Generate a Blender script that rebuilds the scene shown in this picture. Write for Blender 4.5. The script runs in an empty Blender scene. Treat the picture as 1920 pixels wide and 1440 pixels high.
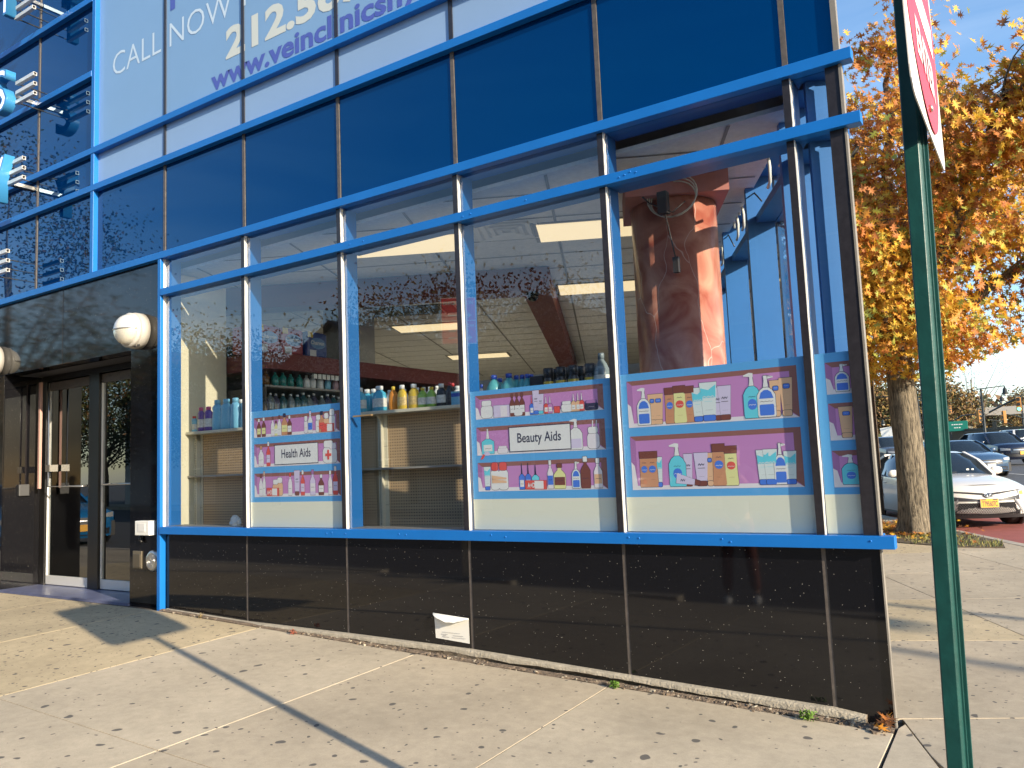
import bpy, bmesh, math, random
from mathutils import Vector, Matrix
R = math.radians
scene = bpy.context.scene
col = scene.collection
rnd = random.Random(7)

# ---------------------------------------------------------------- camera
FPX = 1500.0
CAM = Vector((7.143, -4.718, 1.56))
YAW, PIT, ROL = 0.57511, 0.09970, -0.04150
def cam_axes():
    cy, sy = math.cos(YAW), math.sin(YAW)
    f = Vector((-sy, cy, 0)); r = Vector((cy, sy, 0)); u = Vector((0, 0, 1))
    cp, sp = math.cos(PIT), math.sin(PIT)
    f2 = f*cp + u*sp; u2 = f*-sp + u*cp
    cr, sr = math.cos(ROL), math.sin(ROL)
    return r*cr + u2*sr, r*-sr + u2*cr, f2
AR, AU, AF = cam_axes()
cd = bpy.data.cameras.new('camera'); cam = bpy.data.objects.new('camera', cd); col.objects.link(cam)
cd.sensor_width = 36.0; cd.lens = 36.0*FPX/1920.0; cd.clip_start = 0.05; cd.clip_end = 2000
m = Matrix.Identity(4)
for i in range(3):
    m[i][0] = AR[i]; m[i][1] = AU[i]; m[i][2] = -AF[i]; m[i][3] = CAM[i]
cam.matrix_world = m
scene.camera = cam

# ---------------------------------------------------------------- light
SUN_AZ, SUN_EL = -15.6, 18.5
sd = Vector((math.cos(R(SUN_AZ))*math.cos(R(SUN_EL)), math.sin(R(SUN_AZ))*math.cos(R(SUN_EL)), math.sin(R(SUN_EL))))
w = bpy.data.worlds.new('World'); scene.world = w; w.use_nodes = True
nt = w.node_tree; nt.nodes.clear()
sky = nt.nodes.new('ShaderNodeTexSky'); sky.sky_type = 'NISHITA'; sky.sun_disc = False
sky.sun_elevation = R(SUN_EL); sky.sun_rotation = R(90 - SUN_AZ)
sky.air_density = 1.0; sky.dust_density = 0.6; sky.ozone_density = 2.2
bg = nt.nodes.new('ShaderNodeBackground'); bg.inputs[1].default_value = 0.13
wo = nt.nodes.new('ShaderNodeOutputWorld')
hs = nt.nodes.new('ShaderNodeHueSaturation'); hs.inputs['Saturation'].default_value = 1.12
nt.links.new(sky.outputs[0], hs.inputs['Color'])
wtc = nt.nodes.new('ShaderNodeTexCoord'); wmp = nt.nodes.new('ShaderNodeMapping'); wmp.inputs['Scale'].default_value = (1.6, 1.6, 9.0)     # thin high cloud, thicker towards the horizon
wn = nt.nodes.new('ShaderNodeTexNoise'); wn.inputs['Scale'].default_value = 2.2; wn.inputs['Detail'].default_value = 7; wn.inputs['Distortion'].default_value = 0.6
wr = nt.nodes.new('ShaderNodeMapRange'); wr.inputs['From Min'].default_value = 0.36; wr.inputs['From Max'].default_value = 0.75
wsx = nt.nodes.new('ShaderNodeSeparateXYZ'); wh = nt.nodes.new('ShaderNodeMapRange'); wh.inputs['From Min'].default_value = 0.02; wh.inputs['From Max'].default_value = 0.55; wh.inputs['To Min'].default_value = 0.6; wh.inputs['To Max'].default_value = 0.0
wmu = nt.nodes.new('ShaderNodeMath'); wmu.operation = 'MULTIPLY'; wmx = nt.nodes.new('ShaderNodeMix'); wmx.data_type = 'RGBA'; wmx.inputs['B'].default_value = (4.6, 5.0, 5.4, 1)
nt.links.new(wtc.outputs['Generated'], wmp.inputs[0]); nt.links.new(wmp.outputs[0], wn.inputs['Vector']); nt.links.new(wn.outputs['Fac'], wr.inputs['Value']); nt.links.new(wtc.outputs['Generated'], wsx.inputs[0]); nt.links.new(wsx.outputs[2], wh.inputs['Value'])
nt.links.new(wr.outputs[0], wmu.inputs[0]); nt.links.new(wh.outputs[0], wmu.inputs[1]); nt.links.new(wmu.outputs[0], wmx.inputs['Factor']); nt.links.new(hs.outputs[0], wmx.inputs['A']); nt.links.new(wmx.outputs['Result'], bg.inputs[0]); nt.links.new(bg.outputs[0], wo.inputs[0])
sl = bpy.data.lights.new('sun', 'SUN'); sl.energy = 4.2; sl.angle = R(0.53); sl.color = (1.0, 0.86, 0.66)
so = bpy.data.objects.new('sun', sl); col.objects.link(so)
so.rotation_euler = (-sd).to_track_quat('-Z', 'Y').to_euler(); so.location = (30, -8, 20)
vs = scene.view_settings
vs.view_transform = 'Standard'; vs.look = 'None'; vs.gamma = 1.0; vs.use_curve_mapping = False
vs.exposure = 1.25
scene.cycles.max_bounces = 10; scene.cycles.transparent_max_bounces = 24
scene.cycles.glossy_bounces = 5; scene.cycles.caustics_reflective = False; scene.cycles.caustics_refractive = False

# ---------------------------------------------------------------- helpers
def ray(px, py):
    return AF + AR*((px-960)/FPX) - AU*((py-720)/FPX)
def atY(px, py, Y=0.0):
    d = ray(px, py); return CAM + d*((Y-CAM.y)/d.y)
def atZ(px, py, Z=0.0):
    d = ray(px, py); return CAM + d*((Z-CAM.z)/d.z)
def atD(px, py, D):
    return CAM + ray(px, py)*D

def tag(o, label=None, cat=None, group=None, kind=None):
    if label: o['label'] = label
    if cat: o['category'] = cat
    if group: o['group'] = group
    if kind: o['kind'] = kind
    return o
def empty(name, loc=(0, 0, 0), rz=0.0, label=None, cat=None, group=None):
    o = bpy.data.objects.new(name, None); col.objects.link(o)
    o.location = loc; o.rotation_euler = (0, 0, rz); o.empty_display_size = 0.1
    return tag(o, label, cat, group)
def copy_tree(o, parent=None):
    c = o.copy(); col.objects.link(c)
    if parent is not None: c.parent = parent
    for ch in list(o.children): copy_tree(ch, c)
    return c

class MB:
    def __init__(s): s.v = []; s.f = []; s.mi = []; s.sm = []
    def add(s, vs, fs, mi=0, smooth=False):
        b = len(s.v); s.v += [tuple(v) for v in vs]
        for f in fs: s.f.append([b+i for i in f]); s.mi.append(mi); s.sm.append(smooth)
        return s
    def box(s, x0, x1, y0, y1, z0, z1, mi=0, mat=None):
        vs = [Vector(p) for p in ((x0,y0,z0),(x1,y0,z0),(x1,y1,z0),(x0,y1,z0),(x0,y0,z1),(x1,y0,z1),(x1,y1,z1),(x0,y1,z1))]
        if mat is not None: vs = [mat @ v for v in vs]
        return s.add(vs, [(0,3,2,1),(4,5,6,7),(0,1,5,4),(1,2,6,5),(2,3,7,6),(3,0,4,7)], mi)
    def prism(s, poly, z0, z1, mi=0):
        n = len(poly); z0f = z0 if callable(z0) else (lambda x, y: z0); z1f = z1 if callable(z1) else (lambda x, y: z1)
        vs = [(p[0], p[1], z0f(p[0], p[1])) for p in poly] + [(p[0], p[1], z1f(p[0], p[1])) for p in poly]
        fs = [tuple(range(n-1, -1, -1)), tuple(range(n, 2*n))] + [(i, (i+1) % n, n+(i+1) % n, n+i) for i in range(n)]
        return s.add(vs, fs, mi)
    def bar(s, a, b, wd, th=None, mi=0, up=Vector((0, 0, 1))):
        a = Vector(a); b = Vector(b); th = th or wd; d = (b-a).normalized()
        if abs(d.dot(up)) > 0.99: up = Vector((0, 1, 0))
        x = d.cross(up).normalized()*wd/2; y = x.cross(d).normalized()*th/2
        vs = [a-x-y, a+x-y, a+x+y, a-x+y, b-x-y, b+x-y, b+x+y, b-x+y]
        return s.add(vs, [(3,2,1,0),(4,5,6,7),(0,1,5,4),(1,2,6,5),(2,3,7,6),(3,0,4,7)], mi)
    def tube(s, pts, rad, n=8, mi=0, cap=True, smooth=True):
        pts = [Vector(p) for p in pts]; k = len(pts)
        rs = rad if isinstance(rad, (list, tuple)) else [rad]*k
        base = len(s.v); ref = None
        for i, p in enumerate(pts):
            d = (pts[min(i+1, k-1)] - pts[max(i-1, 0)]).normalized()
            if ref is None:
                ref = Vector((0, 0, 1)) if abs(d.z) < 0.9 else Vector((1, 0, 0))
            x = d.cross(ref).normalized(); y = d.cross(x).normalized(); ref = -y if False else ref
            for j in range(n):
                a = 2*math.pi*j/n; s.v.append(tuple(p + x*math.cos(a)*rs[i] + y*math.sin(a)*rs[i]))
        for i in range(k-1):
            for j in range(n):
                s.f.append([base+i*n+j, base+i*n+(j+1) % n, base+(i+1)*n+(j+1) % n, base+(i+1)*n+j]); s.mi.append(mi); s.sm.append(smooth)
        if cap:
            s.f.append([base+j for j in range(n)][::-1]); s.mi.append(mi); s.sm.append(False)
            s.f.append([base+(k-1)*n+j for j in range(n)]); s.mi.append(mi); s.sm.append(False)
        return s
    def lathe(s, prof, n=16, mi=0, c=(0, 0, 0), sx=1.0, sy=1.0, mat=None, smooth=True):
        base = len(s.v); k = len(prof)
        for (r, z) in prof:
            for j in range(n):
                a = 2*math.pi*j/n; v = Vector((c[0]+r*math.cos(a)*sx, c[1]+r*math.sin(a)*sy, c[2]+z))
                if mat is not None: v = mat @ v
                s.v.append(tuple(v))
        for i in range(k-1):
            for j in range(n):
                s.f.append([base+i*n+j, base+i*n+(j+1) % n, base+(i+1)*n+(j+1) % n, base+(i+1)*n+j]); s.mi.append(mi); s.sm.append(smooth)
        s.f.append([base+j for j in range(n)][::-1]); s.mi.append(mi); s.sm.append(False)
        s.f.append([base+(k-1)*n+j for j in range(n)]); s.mi.append(mi); s.sm.append(False)
        return s
    def build(s, name, mats, parent=None, loc=None, rz=None, bevel=0.0):
        me = bpy.data.meshes.new(name); me.from_pydata(s.v, [], s.f)
        mats = mats if isinstance(mats, (list, tuple)) else [mats]
        for mm in mats: me.materials.append(mm)
        me.polygons.foreach_set('material_index', s.mi); me.polygons.foreach_set('use_smooth', s.sm)
        me.validate(); me.update()
        o = bpy.data.objects.new(name, me); col.objects.link(o)
        if parent is not None: o.parent = parent
        if loc is not None: o.location = loc
        if rz is not None: o.rotation_euler = (0, 0, rz)
        if bevel:
            b = o.modifiers.new('bevel', 'BEVEL'); b.width = bevel; b.segments = 2; b.limit_method = 'ANGLE'; b.angle_limit = R(40)
        return o

def nodes(name):
    mt = bpy.data.materials.new(name); mt.use_nodes = True
    n = mt.node_tree; return mt, n, n.nodes['Principled BSDF']
def M(name, c, rough=0.5, metal=0.0, spec=0.5, var=0.0, vscale=6.0, bump=0.0, bscale=60.0, coat=0.0, emit=None, estr=0.0, alpha=None):
    mt, n, p = nodes(name)
    p.inputs['Base Color'].default_value = (*c, 1); p.inputs['Roughness'].default_value = rough
    p.inputs['Metallic'].default_value = metal; p.inputs['Specular IOR Level'].default_value = spec
    p.inputs['Coat Weight'].default_value = coat; p.inputs['Coat Roughness'].default_value = 0.05
    if emit: p.inputs['Emission Color'].default_value = (*emit, 1); p.inputs['Emission Strength'].default_value = estr
    if var or bump:
        tc = n.nodes.new('ShaderNodeTexCoord')
    if var:
        nz = n.nodes.new('ShaderNodeTexNoise'); nz.inputs['Scale'].default_value = vscale; nz.inputs['Detail'].default_value = 6; nz.inputs['Roughness'].default_value = 0.65
        n.links.new(tc.outputs['Object'], nz.inputs['Vector'])
        rp = n.nodes.new('ShaderNodeValToRGB'); rp.color_ramp.elements[0].position = 0.3; rp.color_ramp.elements[1].position = 0.7
        rp.color_ramp.elements[0].color = (*[max(0, k*(1-var)) for k in c], 1); rp.color_ramp.elements[1].color = (*[min(1, k*(1+var)) for k in c], 1)
        n.links.new(nz.outputs['Fac'], rp.inputs[0]); n.links.new(rp.outputs[0], p.inputs['Base Color'])
    if bump:
        nb = n.nodes.new('ShaderNodeTexNoise'); nb.inputs['Scale'].default_value = bscale; nb.inputs['Detail'].default_value = 5
        n.links.new(tc.outputs['Object'], nb.inputs['Vector'])
        bp = n.nodes.new('ShaderNodeBump'); bp.inputs['Strength'].default_value = bump; bp.inputs['Distance'].default_value = 0.01
        n.links.new(nb.outputs['Fac'], bp.inputs['Height']); n.links.new(bp.outputs[0], p.inputs['Normal'])
    return mt

def text_obj(body, size, mat, parent, xf, name='lettering', bold=0.0, xs=1.0, depth=0.0, align='LEFT', spacing=1.0, flip=False):
    cu = bpy.data.curves.new(name, 'FONT'); cu.body = body; cu.size = size; cu.offset = bold; cu.extrude = depth
    cu.align_x = align; cu.space_character = spacing; cu.resolution_u = 3
    t = bpy.data.objects.new(name, cu); col.objects.link(t)
    dg = bpy.context.evaluated_depsgraph_get(); dg.update()
    me = bpy.data.meshes.new_from_object(t.evaluated_get(dg)); me.name = name
    bpy.data.objects.remove(t)
    for v in me.vertices: v.co = xf @ Vector((v.co.x*xs*(-1 if flip else 1), v.co.y, v.co.z))
    me.materials.clear(); me.materials.append(mat)
    o = bpy.data.objects.new(name, me); col.objects.link(o)
    if parent is not None: o.parent = parent
    return o
def XZ(x, y, z):   # text plane facing -Y, origin at x,y,z
    return Matrix(((1,0,0,x),(0,0,-1,y),(0,1,0,z),(0,0,0,1)))

# interior / side wall frame: e1 points out through the side wall, e2 runs back along it
ANG = 116.5
E2 = Vector((math.cos(R(ANG)), math.sin(R(ANG)), 0)); E1 = Vector((E2.y, -E2.x, 0))
CORN = Vector((6.397, 0, 0))
def fr(s, t, z=0.0, o=CORN): return o + E2*s + E1*t + Vector((0, 0, z))
SW = Matrix(((E2.x, E1.x, 0, CORN.x), (E2.y, E1.y, 0, CORN.y), (0, 0, 1, 0), (0, 0, 0, 1)))   # local (s,t,z)

def g(x, y):       # pavement height
    return 0.105 + 0.034*max(0.0, min(6.7, 6.4-x))*max(0.0, min(1.0, (5-y)/5)) + 0.02*min(y, 0) + 0.003*max(0.0, min(y, 12))
def gr(x, y):      # roadway height
    return -0.045 + 0.034*max(0.0, min(6.7, 6.4-x))*max(0.0, min(1.0, (7-y)/7)) + 0.02*max(-3, min(y, 0)) + 0.003*max(0.0, min(y, 9)) + 0.018*max(0.0, min(120, y-14))
# ---------------------------------------------------------------- materials
def granite():
    mt, n, p = nodes('black_granite')
    p.inputs['Roughness'].default_value = 0.045; p.inputs['Specular IOR Level'].default_value = 0.5
    tc = n.nodes.new('ShaderNodeTexCoord')
    out = None
    for sc, th, cut in ((95.0, 0.17, 0.90), (38.0, 0.085, 0.86)):
        vo = n.nodes.new('ShaderNodeTexVoronoi'); vo.inputs['Scale'].default_value = sc; vo.inputs['Randomness'].default_value = 1.0
        n.links.new(tc.outputs['Object'], vo.inputs['Vector'])
        lt = n.nodes.new('ShaderNodeMath'); lt.operation = 'LESS_THAN'; lt.inputs[1].default_value = th
        n.links.new(vo.outputs['Distance'], lt.inputs[0])
        sp = n.nodes.new('ShaderNodeSeparateColor'); n.links.new(vo.outputs['Color'], sp.inputs[0])
        gt = n.nodes.new('ShaderNodeMath'); gt.operation = 'GREATER_THAN'; gt.inputs[1].default_value = cut
        n.links.new(sp.outputs[0], gt.inputs[0])
        mu = n.nodes.new('ShaderNodeMath'); mu.operation = 'MULTIPLY'
        n.links.new(lt.outputs[0], mu.inputs[0]); n.links.new(gt.outputs[0], mu.inputs[1])
        m2 = n.nodes.new('ShaderNodeMath'); m2.operation = 'MULTIPLY'
        n.links.new(mu.outputs[0], m2.inputs[0]); n.links.new(sp.outputs[1], m2.inputs[1])
        if out is None: out = m2
        else:
            ad = n.nodes.new('ShaderNodeMath'); ad.operation = 'ADD'; n.links.new(out.outputs[0], ad.inputs[0]); n.links.new(m2.outputs[0], ad.inputs[1]); out = ad
    mx = n.nodes.new('ShaderNodeMix'); mx.data_type = 'RGBA'
    mx.inputs['A'].default_value = (0.006, 0.006, 0.0075, 1); mx.inputs['B'].default_value = (0.45, 0.42, 0.36, 1)
    n.links.new(out.outputs[0], mx.inputs['Factor']); n.links.new(mx.outputs['Result'], p.inputs['Base Color'])
    return mt
def concrete(name, c, spots=0.6, sc=9.0, rough_bump=0.25):
    mt, n, p = nodes(name); L = n.links.new
    p.inputs['Roughness'].default_value = 0.88
    tc = n.nodes.new('ShaderNodeTexCoord')
    def noise(s, d=8, r=0.6):
        z = n.nodes.new('ShaderNodeTexNoise'); z.inputs['Scale'].default_value = s; z.inputs['Detail'].default_value = d; z.inputs['Roughness'].default_value = r
        L(tc.outputs['Object'], z.inputs['Vector']); return z
    a = noise(0.9); b = noise(14, 6, 0.7); f = noise(160, 3, 0.8)
    rp = n.nodes.new('ShaderNodeValToRGB'); rp.color_ramp.elements[0].position = 0.3; rp.color_ramp.elements[1].position = 0.72
    rp.color_ramp.elements[0].color = (*[k*0.80 for k in c], 1); rp.color_ramp.elements[1].color = (*[k*1.15 for k in c], 1)
    L(a.outputs['Fac'], rp.inputs[0])
    def mul(colsock, fac, lo, hi):
        mr = n.nodes.new('ShaderNodeMapRange'); mr.inputs['From Min'].default_value = 0.3; mr.inputs['From Max'].default_value = 0.7
        mr.inputs['To Min'].default_value = lo; mr.inputs['To Max'].default_value = hi; L(fac, mr.inputs['Value'])
        mm = n.nodes.new('ShaderNodeVectorMath'); mm.operation = 'SCALE'; L(colsock, mm.inputs[0]); L(mr.outputs[0], mm.inputs['Scale']); return mm.outputs[0]
    c1 = mul(rp.outputs[0], b.outputs['Fac'], 0.88, 1.1); c2 = mul(c1, f.outputs['Fac'], 0.9, 1.1)
    # old chewing gum spots
    wn = noise(5, 2); ad = n.nodes.new('ShaderNodeVectorMath'); ad.operation = 'SCALE'; L(wn.outputs['Color'], ad.inputs[0]); ad.inputs['Scale'].default_value = 0.12
    av = n.nodes.new('ShaderNodeVectorMath'); av.operation = 'ADD'; L(tc.outputs['Object'], av.inputs[0]); L(ad.outputs[0], av.inputs[1])
    flat = n.nodes.new('ShaderNodeVectorMath'); flat.operation = 'MULTIPLY'; flat.inputs[1].default_value = (1, 1, 0); L(av.outputs[0], flat.inputs[0])
    tot = None
    for s_, mxr, cut in ((sc*.8, 0.17, 1-spots*1.0), (sc*2.1, 0.19, 1-spots*0.6)):
        vo = n.nodes.new('ShaderNodeTexVoronoi'); vo.voronoi_dimensions = '2D'; vo.inputs['Scale'].default_value = s_; L(flat.outputs[0], vo.inputs['Vector'])
        sp = n.nodes.new('ShaderNodeSeparateColor'); L(vo.outputs['Color'], sp.inputs[0])
        mm = n.nodes.new('ShaderNodeMath'); mm.operation = 'MULTIPLY'; mm.inputs[1].default_value = mxr; L(sp.outputs[0], mm.inputs[0])
        sb = n.nodes.new('ShaderNodeMath'); sb.operation = 'SUBTRACT'; L(mm.outputs[0], sb.inputs[0]); L(vo.outputs['Distance'], sb.inputs[1])
        sm = n.nodes.new('ShaderNodeMath'); sm.operation = 'MULTIPLY'; sm.inputs[1].default_value = 40; sm.use_clamp = True; L(sb.outputs[0], sm.inputs[0])
        gt = n.nodes.new('ShaderNodeMath'); gt.operation = 'GREATER_THAN'; gt.inputs[1].default_value = cut; L(sp.outputs[1], gt.inputs[0])
        pr = n.nodes.new('ShaderNodeMath'); pr.operation = 'MULTIPLY'; L(sm.outputs[0], pr.inputs[0]); L(gt.outputs[0], pr.inputs[1])
        if tot is None: tot = pr
        else:
            mxm = n.nodes.new('ShaderNodeMath'); mxm.operation = 'MAXIMUM'; L(tot.outputs[0], mxm.inputs[0]); L(pr.outputs[0], mxm.inputs[1]); tot = mxm
    sc8 = n.nodes.new('ShaderNodeMath'); sc8.operation = 'MULTIPLY'; sc8.inputs[1].default_value = 0.9; L(tot.outputs[0], sc8.inputs[0])
    mx = n.nodes.new('ShaderNodeMix'); mx.data_type = 'RGBA'; L(sc8.outputs[0], mx.inputs['Factor']); L(c2, mx.inputs['A']); mx.inputs['B'].default_value = (0.075, 0.07, 0.065, 1)
    L(mx.outputs['Result'], p.inputs['Base Color'])
    bp = n.nodes.new('ShaderNodeBump'); bp.inputs['Strength'].default_value = rough_bump; bp.inputs['Distance'].default_value = 0.004
    L(f.outputs['Fac'], bp.inputs['Height']); L(bp.outputs[0], p.inputs['Normal'])
    return mt
def glass(name, tint=(0.93, 0.96, 0.97), k=1.7, ior=1.5):
    mt = bpy.data.materials.new(name); mt.use_nodes = True; n = mt.node_tree; n.nodes.clear(); L = n.links.new
    o = n.nodes.new('ShaderNodeOutputMaterial'); mx = n.nodes.new('ShaderNodeMixShader')
    tr = n.nodes.new('ShaderNodeBsdfTransparent'); tr.inputs[0].default_value = (*tint, 1)
    gl = n.nodes.new('ShaderNodeBsdfGlossy'); gl.inputs['Roughness'].default_value = 0.0; gl.inputs[0].default_value = (1, 1, 1, 1)
    fn = n.nodes.new('ShaderNodeFresnel'); ge = n.nodes.new('ShaderNodeNewGeometry')
    mr = n.nodes.new('ShaderNodeMapRange'); mr.inputs['To Min'].default_value = ior; mr.inputs['To Max'].default_value = 1/ior
    L(ge.outputs['Backfacing'], mr.inputs['Value']); L(mr.outputs[0], fn.inputs[0])
    mm = n.nodes.new('ShaderNodeMath'); mm.operation = 'MULTIPLY'; mm.inputs[1].default_value = k; mm.use_clamp = True
    L(fn.outputs[0], mm.inputs[0]); L(mm.outputs[0], mx.inputs[0]); L(tr.outputs[0], mx.inputs[1]); L(gl.outputs[0], mx.inputs[2]); L(mx.outputs[0], o.inputs[0])
    return mt
def marble():
    mt, n, p = nodes('red_marble'); L = n.links.new
    p.inputs['Roughness'].default_value = 0.28
    tc = n.nodes.new('ShaderNodeTexCoord'); nz = n.nodes.new('ShaderNodeTexNoise'); nz.inputs['Scale'].default_value = 3.0; nz.inputs['Detail'].default_value = 7; nz.inputs['Distortion'].default_value = 1.5
    L(tc.outputs['Object'], nz.inputs['Vector'])
    rp = n.nodes.new('ShaderNodeValToRGB'); e = rp.color_ramp.elements; e[0].position = 0.35; e[0].color = (0.34, 0.085, 0.055, 1); e[1].position = 0.75; e[1].color = (0.66, 0.34, 0.24, 1)
    L(nz.outputs['Fac'], rp.inputs[0])
    mp = n.nodes.new('ShaderNodeMapping'); mp.inputs['Scale'].default_value = (3.5, 3.5, 1.1); L(tc.outputs['Object'], mp.inputs[0])
    n2 = n.nodes.new('ShaderNodeTexNoise'); n2.inputs['Scale'].default_value = 2.0; n2.inputs['Detail'].default_value = 3; L(tc.outputs['Object'], n2.inputs['Vector'])
    s3 = n.nodes.new('ShaderNodeVectorMath'); s3.operation = 'SCALE'; s3.inputs['Scale'].default_value = 0.9; L(n2.outputs['Color'], s3.inputs[0])
    a3 = n.nodes.new('ShaderNodeVectorMath'); a3.operation = 'ADD'; L(mp.outputs[0], a3.inputs[0]); L(s3.outputs[0], a3.inputs[1])
    vo = n.nodes.new('ShaderNodeTexVoronoi'); vo.feature = 'DISTANCE_TO_EDGE'; vo.inputs['Scale'].default_value = 0.9; L(a3.outputs[0], vo.inputs['Vector'])
    lt = n.nodes.new('ShaderNodeMath'); lt.operation = 'LESS_THAN'; lt.inputs[1].default_value = 0.006; L(vo.outputs['Distance'], lt.inputs[0])
    md = n.nodes.new('ShaderNodeMath'); md.operation = 'MULTIPLY'; md.inputs[1].default_value = 0.6; L(lt.outputs[0], md.inputs[0])
    mx = n.nodes.new('ShaderNodeMix'); mx.data_type = 'RGBA'; L(md.outputs[0], mx.inputs['Factor']); L(rp.outputs[0], mx.inputs['A']); mx.inputs['B'].default_value = (0.7, 0.55, 0.48, 1)
    L(mx.outputs['Result'], p.inputs['Base Color']); return mt
def dots(name, c, hole, pitch=0.0254, r=0.13):
    mt, n, p = nodes(name); L = n.links.new; p.inputs['Roughness'].default_value = 0.7
    tc = n.nodes.new('ShaderNodeTexCoord'); sc = n.nodes.new('ShaderNodeVectorMath'); sc.operation = 'SCALE'; sc.inputs['Scale'].default_value = 1/pitch; L(tc.outputs['Object'], sc.inputs[0])
    fr_ = n.nodes.new('ShaderNodeVectorMath'); fr_.operation = 'FRACTION'; L(sc.outputs[0], fr_.inputs[0])
    sb = n.nodes.new('ShaderNodeVectorMath'); sb.operation = 'SUBTRACT'; sb.inputs[1].default_value = (0.5, 0.5, 0.5); L(fr_.outputs[0], sb.inputs[0])
    ml = n.nodes.new('ShaderNodeVectorMath'); ml.operation = 'MULTIPLY'; ml.inputs[1].default_value = (1, 0, 1); L(sb.outputs[0], ml.inputs[0])
    ln = n.nodes.new('ShaderNodeVectorMath'); ln.operation = 'LENGTH'; L(ml.outputs[0], ln.inputs[0])
    lt = n.nodes.new('ShaderNodeMath'); lt.operation = 'LESS_THAN'; lt.inputs[1].default_value = r; L(ln.outputs['Value'], lt.inputs[0])
    mx = n.nodes.new('ShaderNodeMix'); mx.data_type = 'RGBA'; L(lt.outputs[0], mx.inputs['Factor']); mx.inputs['A'].default_value = (*c, 1); mx.inputs['B'].default_value = (*hole, 1)
    L(mx.outputs['Result'], p.inputs['Base Color']); return mt

GRAN = granite()
CONC = [concrete('concrete_grey', (0.41, 0.345, 0.25), 0.38, 9), concrete('concrete_tan', (0.45, 0.365, 0.23), 0.7, 10, 0.4), concrete('concrete_pale', (0.44, 0.375, 0.275), 0.32, 8)]
LEDGE = M('ledge_concrete', (0.35, 0.31, 0.24), 0.9, var=0.25, vscale=18, bump=0.8, bscale=70)
RUBBLE = M('rubble', (0.16, 0.12, 0.085), 0.95, var=0.5, vscale=40, bump=1.0, bscale=90)
GLASS = glass('window_glass', k=2.0)
DGLASS = glass('door_glass', (0.25, 0.32, 0.33), 2.0)
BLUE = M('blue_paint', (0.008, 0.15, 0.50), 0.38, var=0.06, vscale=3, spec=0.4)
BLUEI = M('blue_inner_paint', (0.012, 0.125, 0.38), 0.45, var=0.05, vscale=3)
DARKCAP = M('dark_bronze_cap', (0.022, 0.02, 0.024), 0.35, var=0.3, vscale=30)
GREYCAP = M('grey_joint', (0.10, 0.085, 0.075), 0.5, var=0.3, vscale=20)
ALU = M('aluminium', (0.75, 0.74, 0.70), 0.35, metal=0.3)
SPAN = M('blue_spandrel_glass', (0.0, 0.022, 0.095), 0.012, spec=0.9, coat=0.0)
SPAN.node_tree.nodes['Principled BSDF'].inputs['IOR'].default_value = 1.7
SPAN.node_tree.nodes['Principled BSDF'].inputs['Specular Tint'].default_value = (0.0, 0.34, 0.66, 1)
FILM = M('pale_blue_film', (0.20, 0.355, 0.57), 0.35, var=0.03, vscale=1.2, coat=0.35)
FILM2 = M('pale_white_film', (0.245, 0.38, 0.59), 0.35, var=0.03, vscale=1.2, coat=0.35)
WLET = M('pale_lettering', (0.55, 0.68, 0.80), 0.5)
CLET = M('cream_lettering', (0.58, 0.62, 0.58), 0.5)
VLET = M('violet_lettering', (0.075, 0.11, 0.42), 0.5)
WHITE = M('white_paint', (0.78, 0.77, 0.72), 0.5)
CREAM_ = M('cream_card', (0.56, 0.56, 0.43), 0.6, var=0.05, vscale=4)
BLACK = M('black_plastic', (0.012, 0.012, 0.013), 0.4)
STEEL = M('stainless_steel', (0.55, 0.53, 0.49), 0.3, metal=0.9)
CHROME = M('chrome', (0.8, 0.8, 0.8), 0.12, metal=1.0)
REDW = M('dark_red_paint', (0.15, 0.025, 0.022), 0.6, var=0.1, vscale=3)
CEIL = M('ceiling_tile', (0.80, 0.78, 0.72), 0.9, var=0.08, vscale=25, bump=0.2, bscale=200)
GRID = M('ceiling_grid', (0.26, 0.25, 0.22), 0.6)
WALLC = M('cream_wall', (0.72, 0.67, 0.50), 0.7, var=0.03)
WALLI = M('interior_wall', (0.46, 0.46, 0.45), 0.8, var=0.1)
FLOORI = M('vinyl_floor', (0.60, 0.58, 0.53), 0.4, var=0.15)
PEG = dots('pegboard', (0.52, 0.36, 0.21), (0.03, 0.02, 0.015), r=0.23)
SHELF = M('cream_steel', (0.62, 0.58, 0.46), 0.45)
SHELFG = M('grey_steel_shelf', (0.30, 0.28, 0.25), 0.5)
MARB = marble()
ASPH = M('asphalt', (0.075, 0.075, 0.078), 0.85, var=0.25, vscale=4, bump=0.5, bscale=120)
REDL = M('red_bus_lane', (0.27, 0.07, 0.055), 0.85, var=0.18, vscale=3, bump=0.3, bscale=120)
ROADW = M('road_marking_white', (0.62, 0.60, 0.56), 0.8, var=0.15, vscale=20)
TILE = M('blue_grey_threshold', (0.13, 0.145, 0.24), 0.3, var=0.2, vscale=5)
# ---------------------------------------------------------------- ground, pavement, roads
def axis_pts(a, b, c):
    out = []
    for (lo, hi, st) in c:
        x = lo
        while x < hi: out.append(x); x += st
    out.append(c[-1][1]); return out
xs = axis_pts(0, 0, [(-400, -40, 60), (-40, -6, 3), (-6, 16, 1.0), (16, 60, 6), (60, 400, 60)])
ys = axis_pts(0, 0, [(-300, -30, 45), (-30, -6, 4), (-6, 20, 1.0), (20, 140, 10), (140, 800, 110)])
b = MB(); nx = len(xs); ny = len(ys)
vs_ = [(x, y, gr(x, y)) for y in ys for x in xs]
b.add(vs_, [(j*nx+i, j*nx+i+1, (j+1)*nx+i+1, (j+1)*nx+i) for j in range(ny-1) for i in range(nx-1)], 0)
tag(b.build('road', ASPH), kind='structure')

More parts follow.
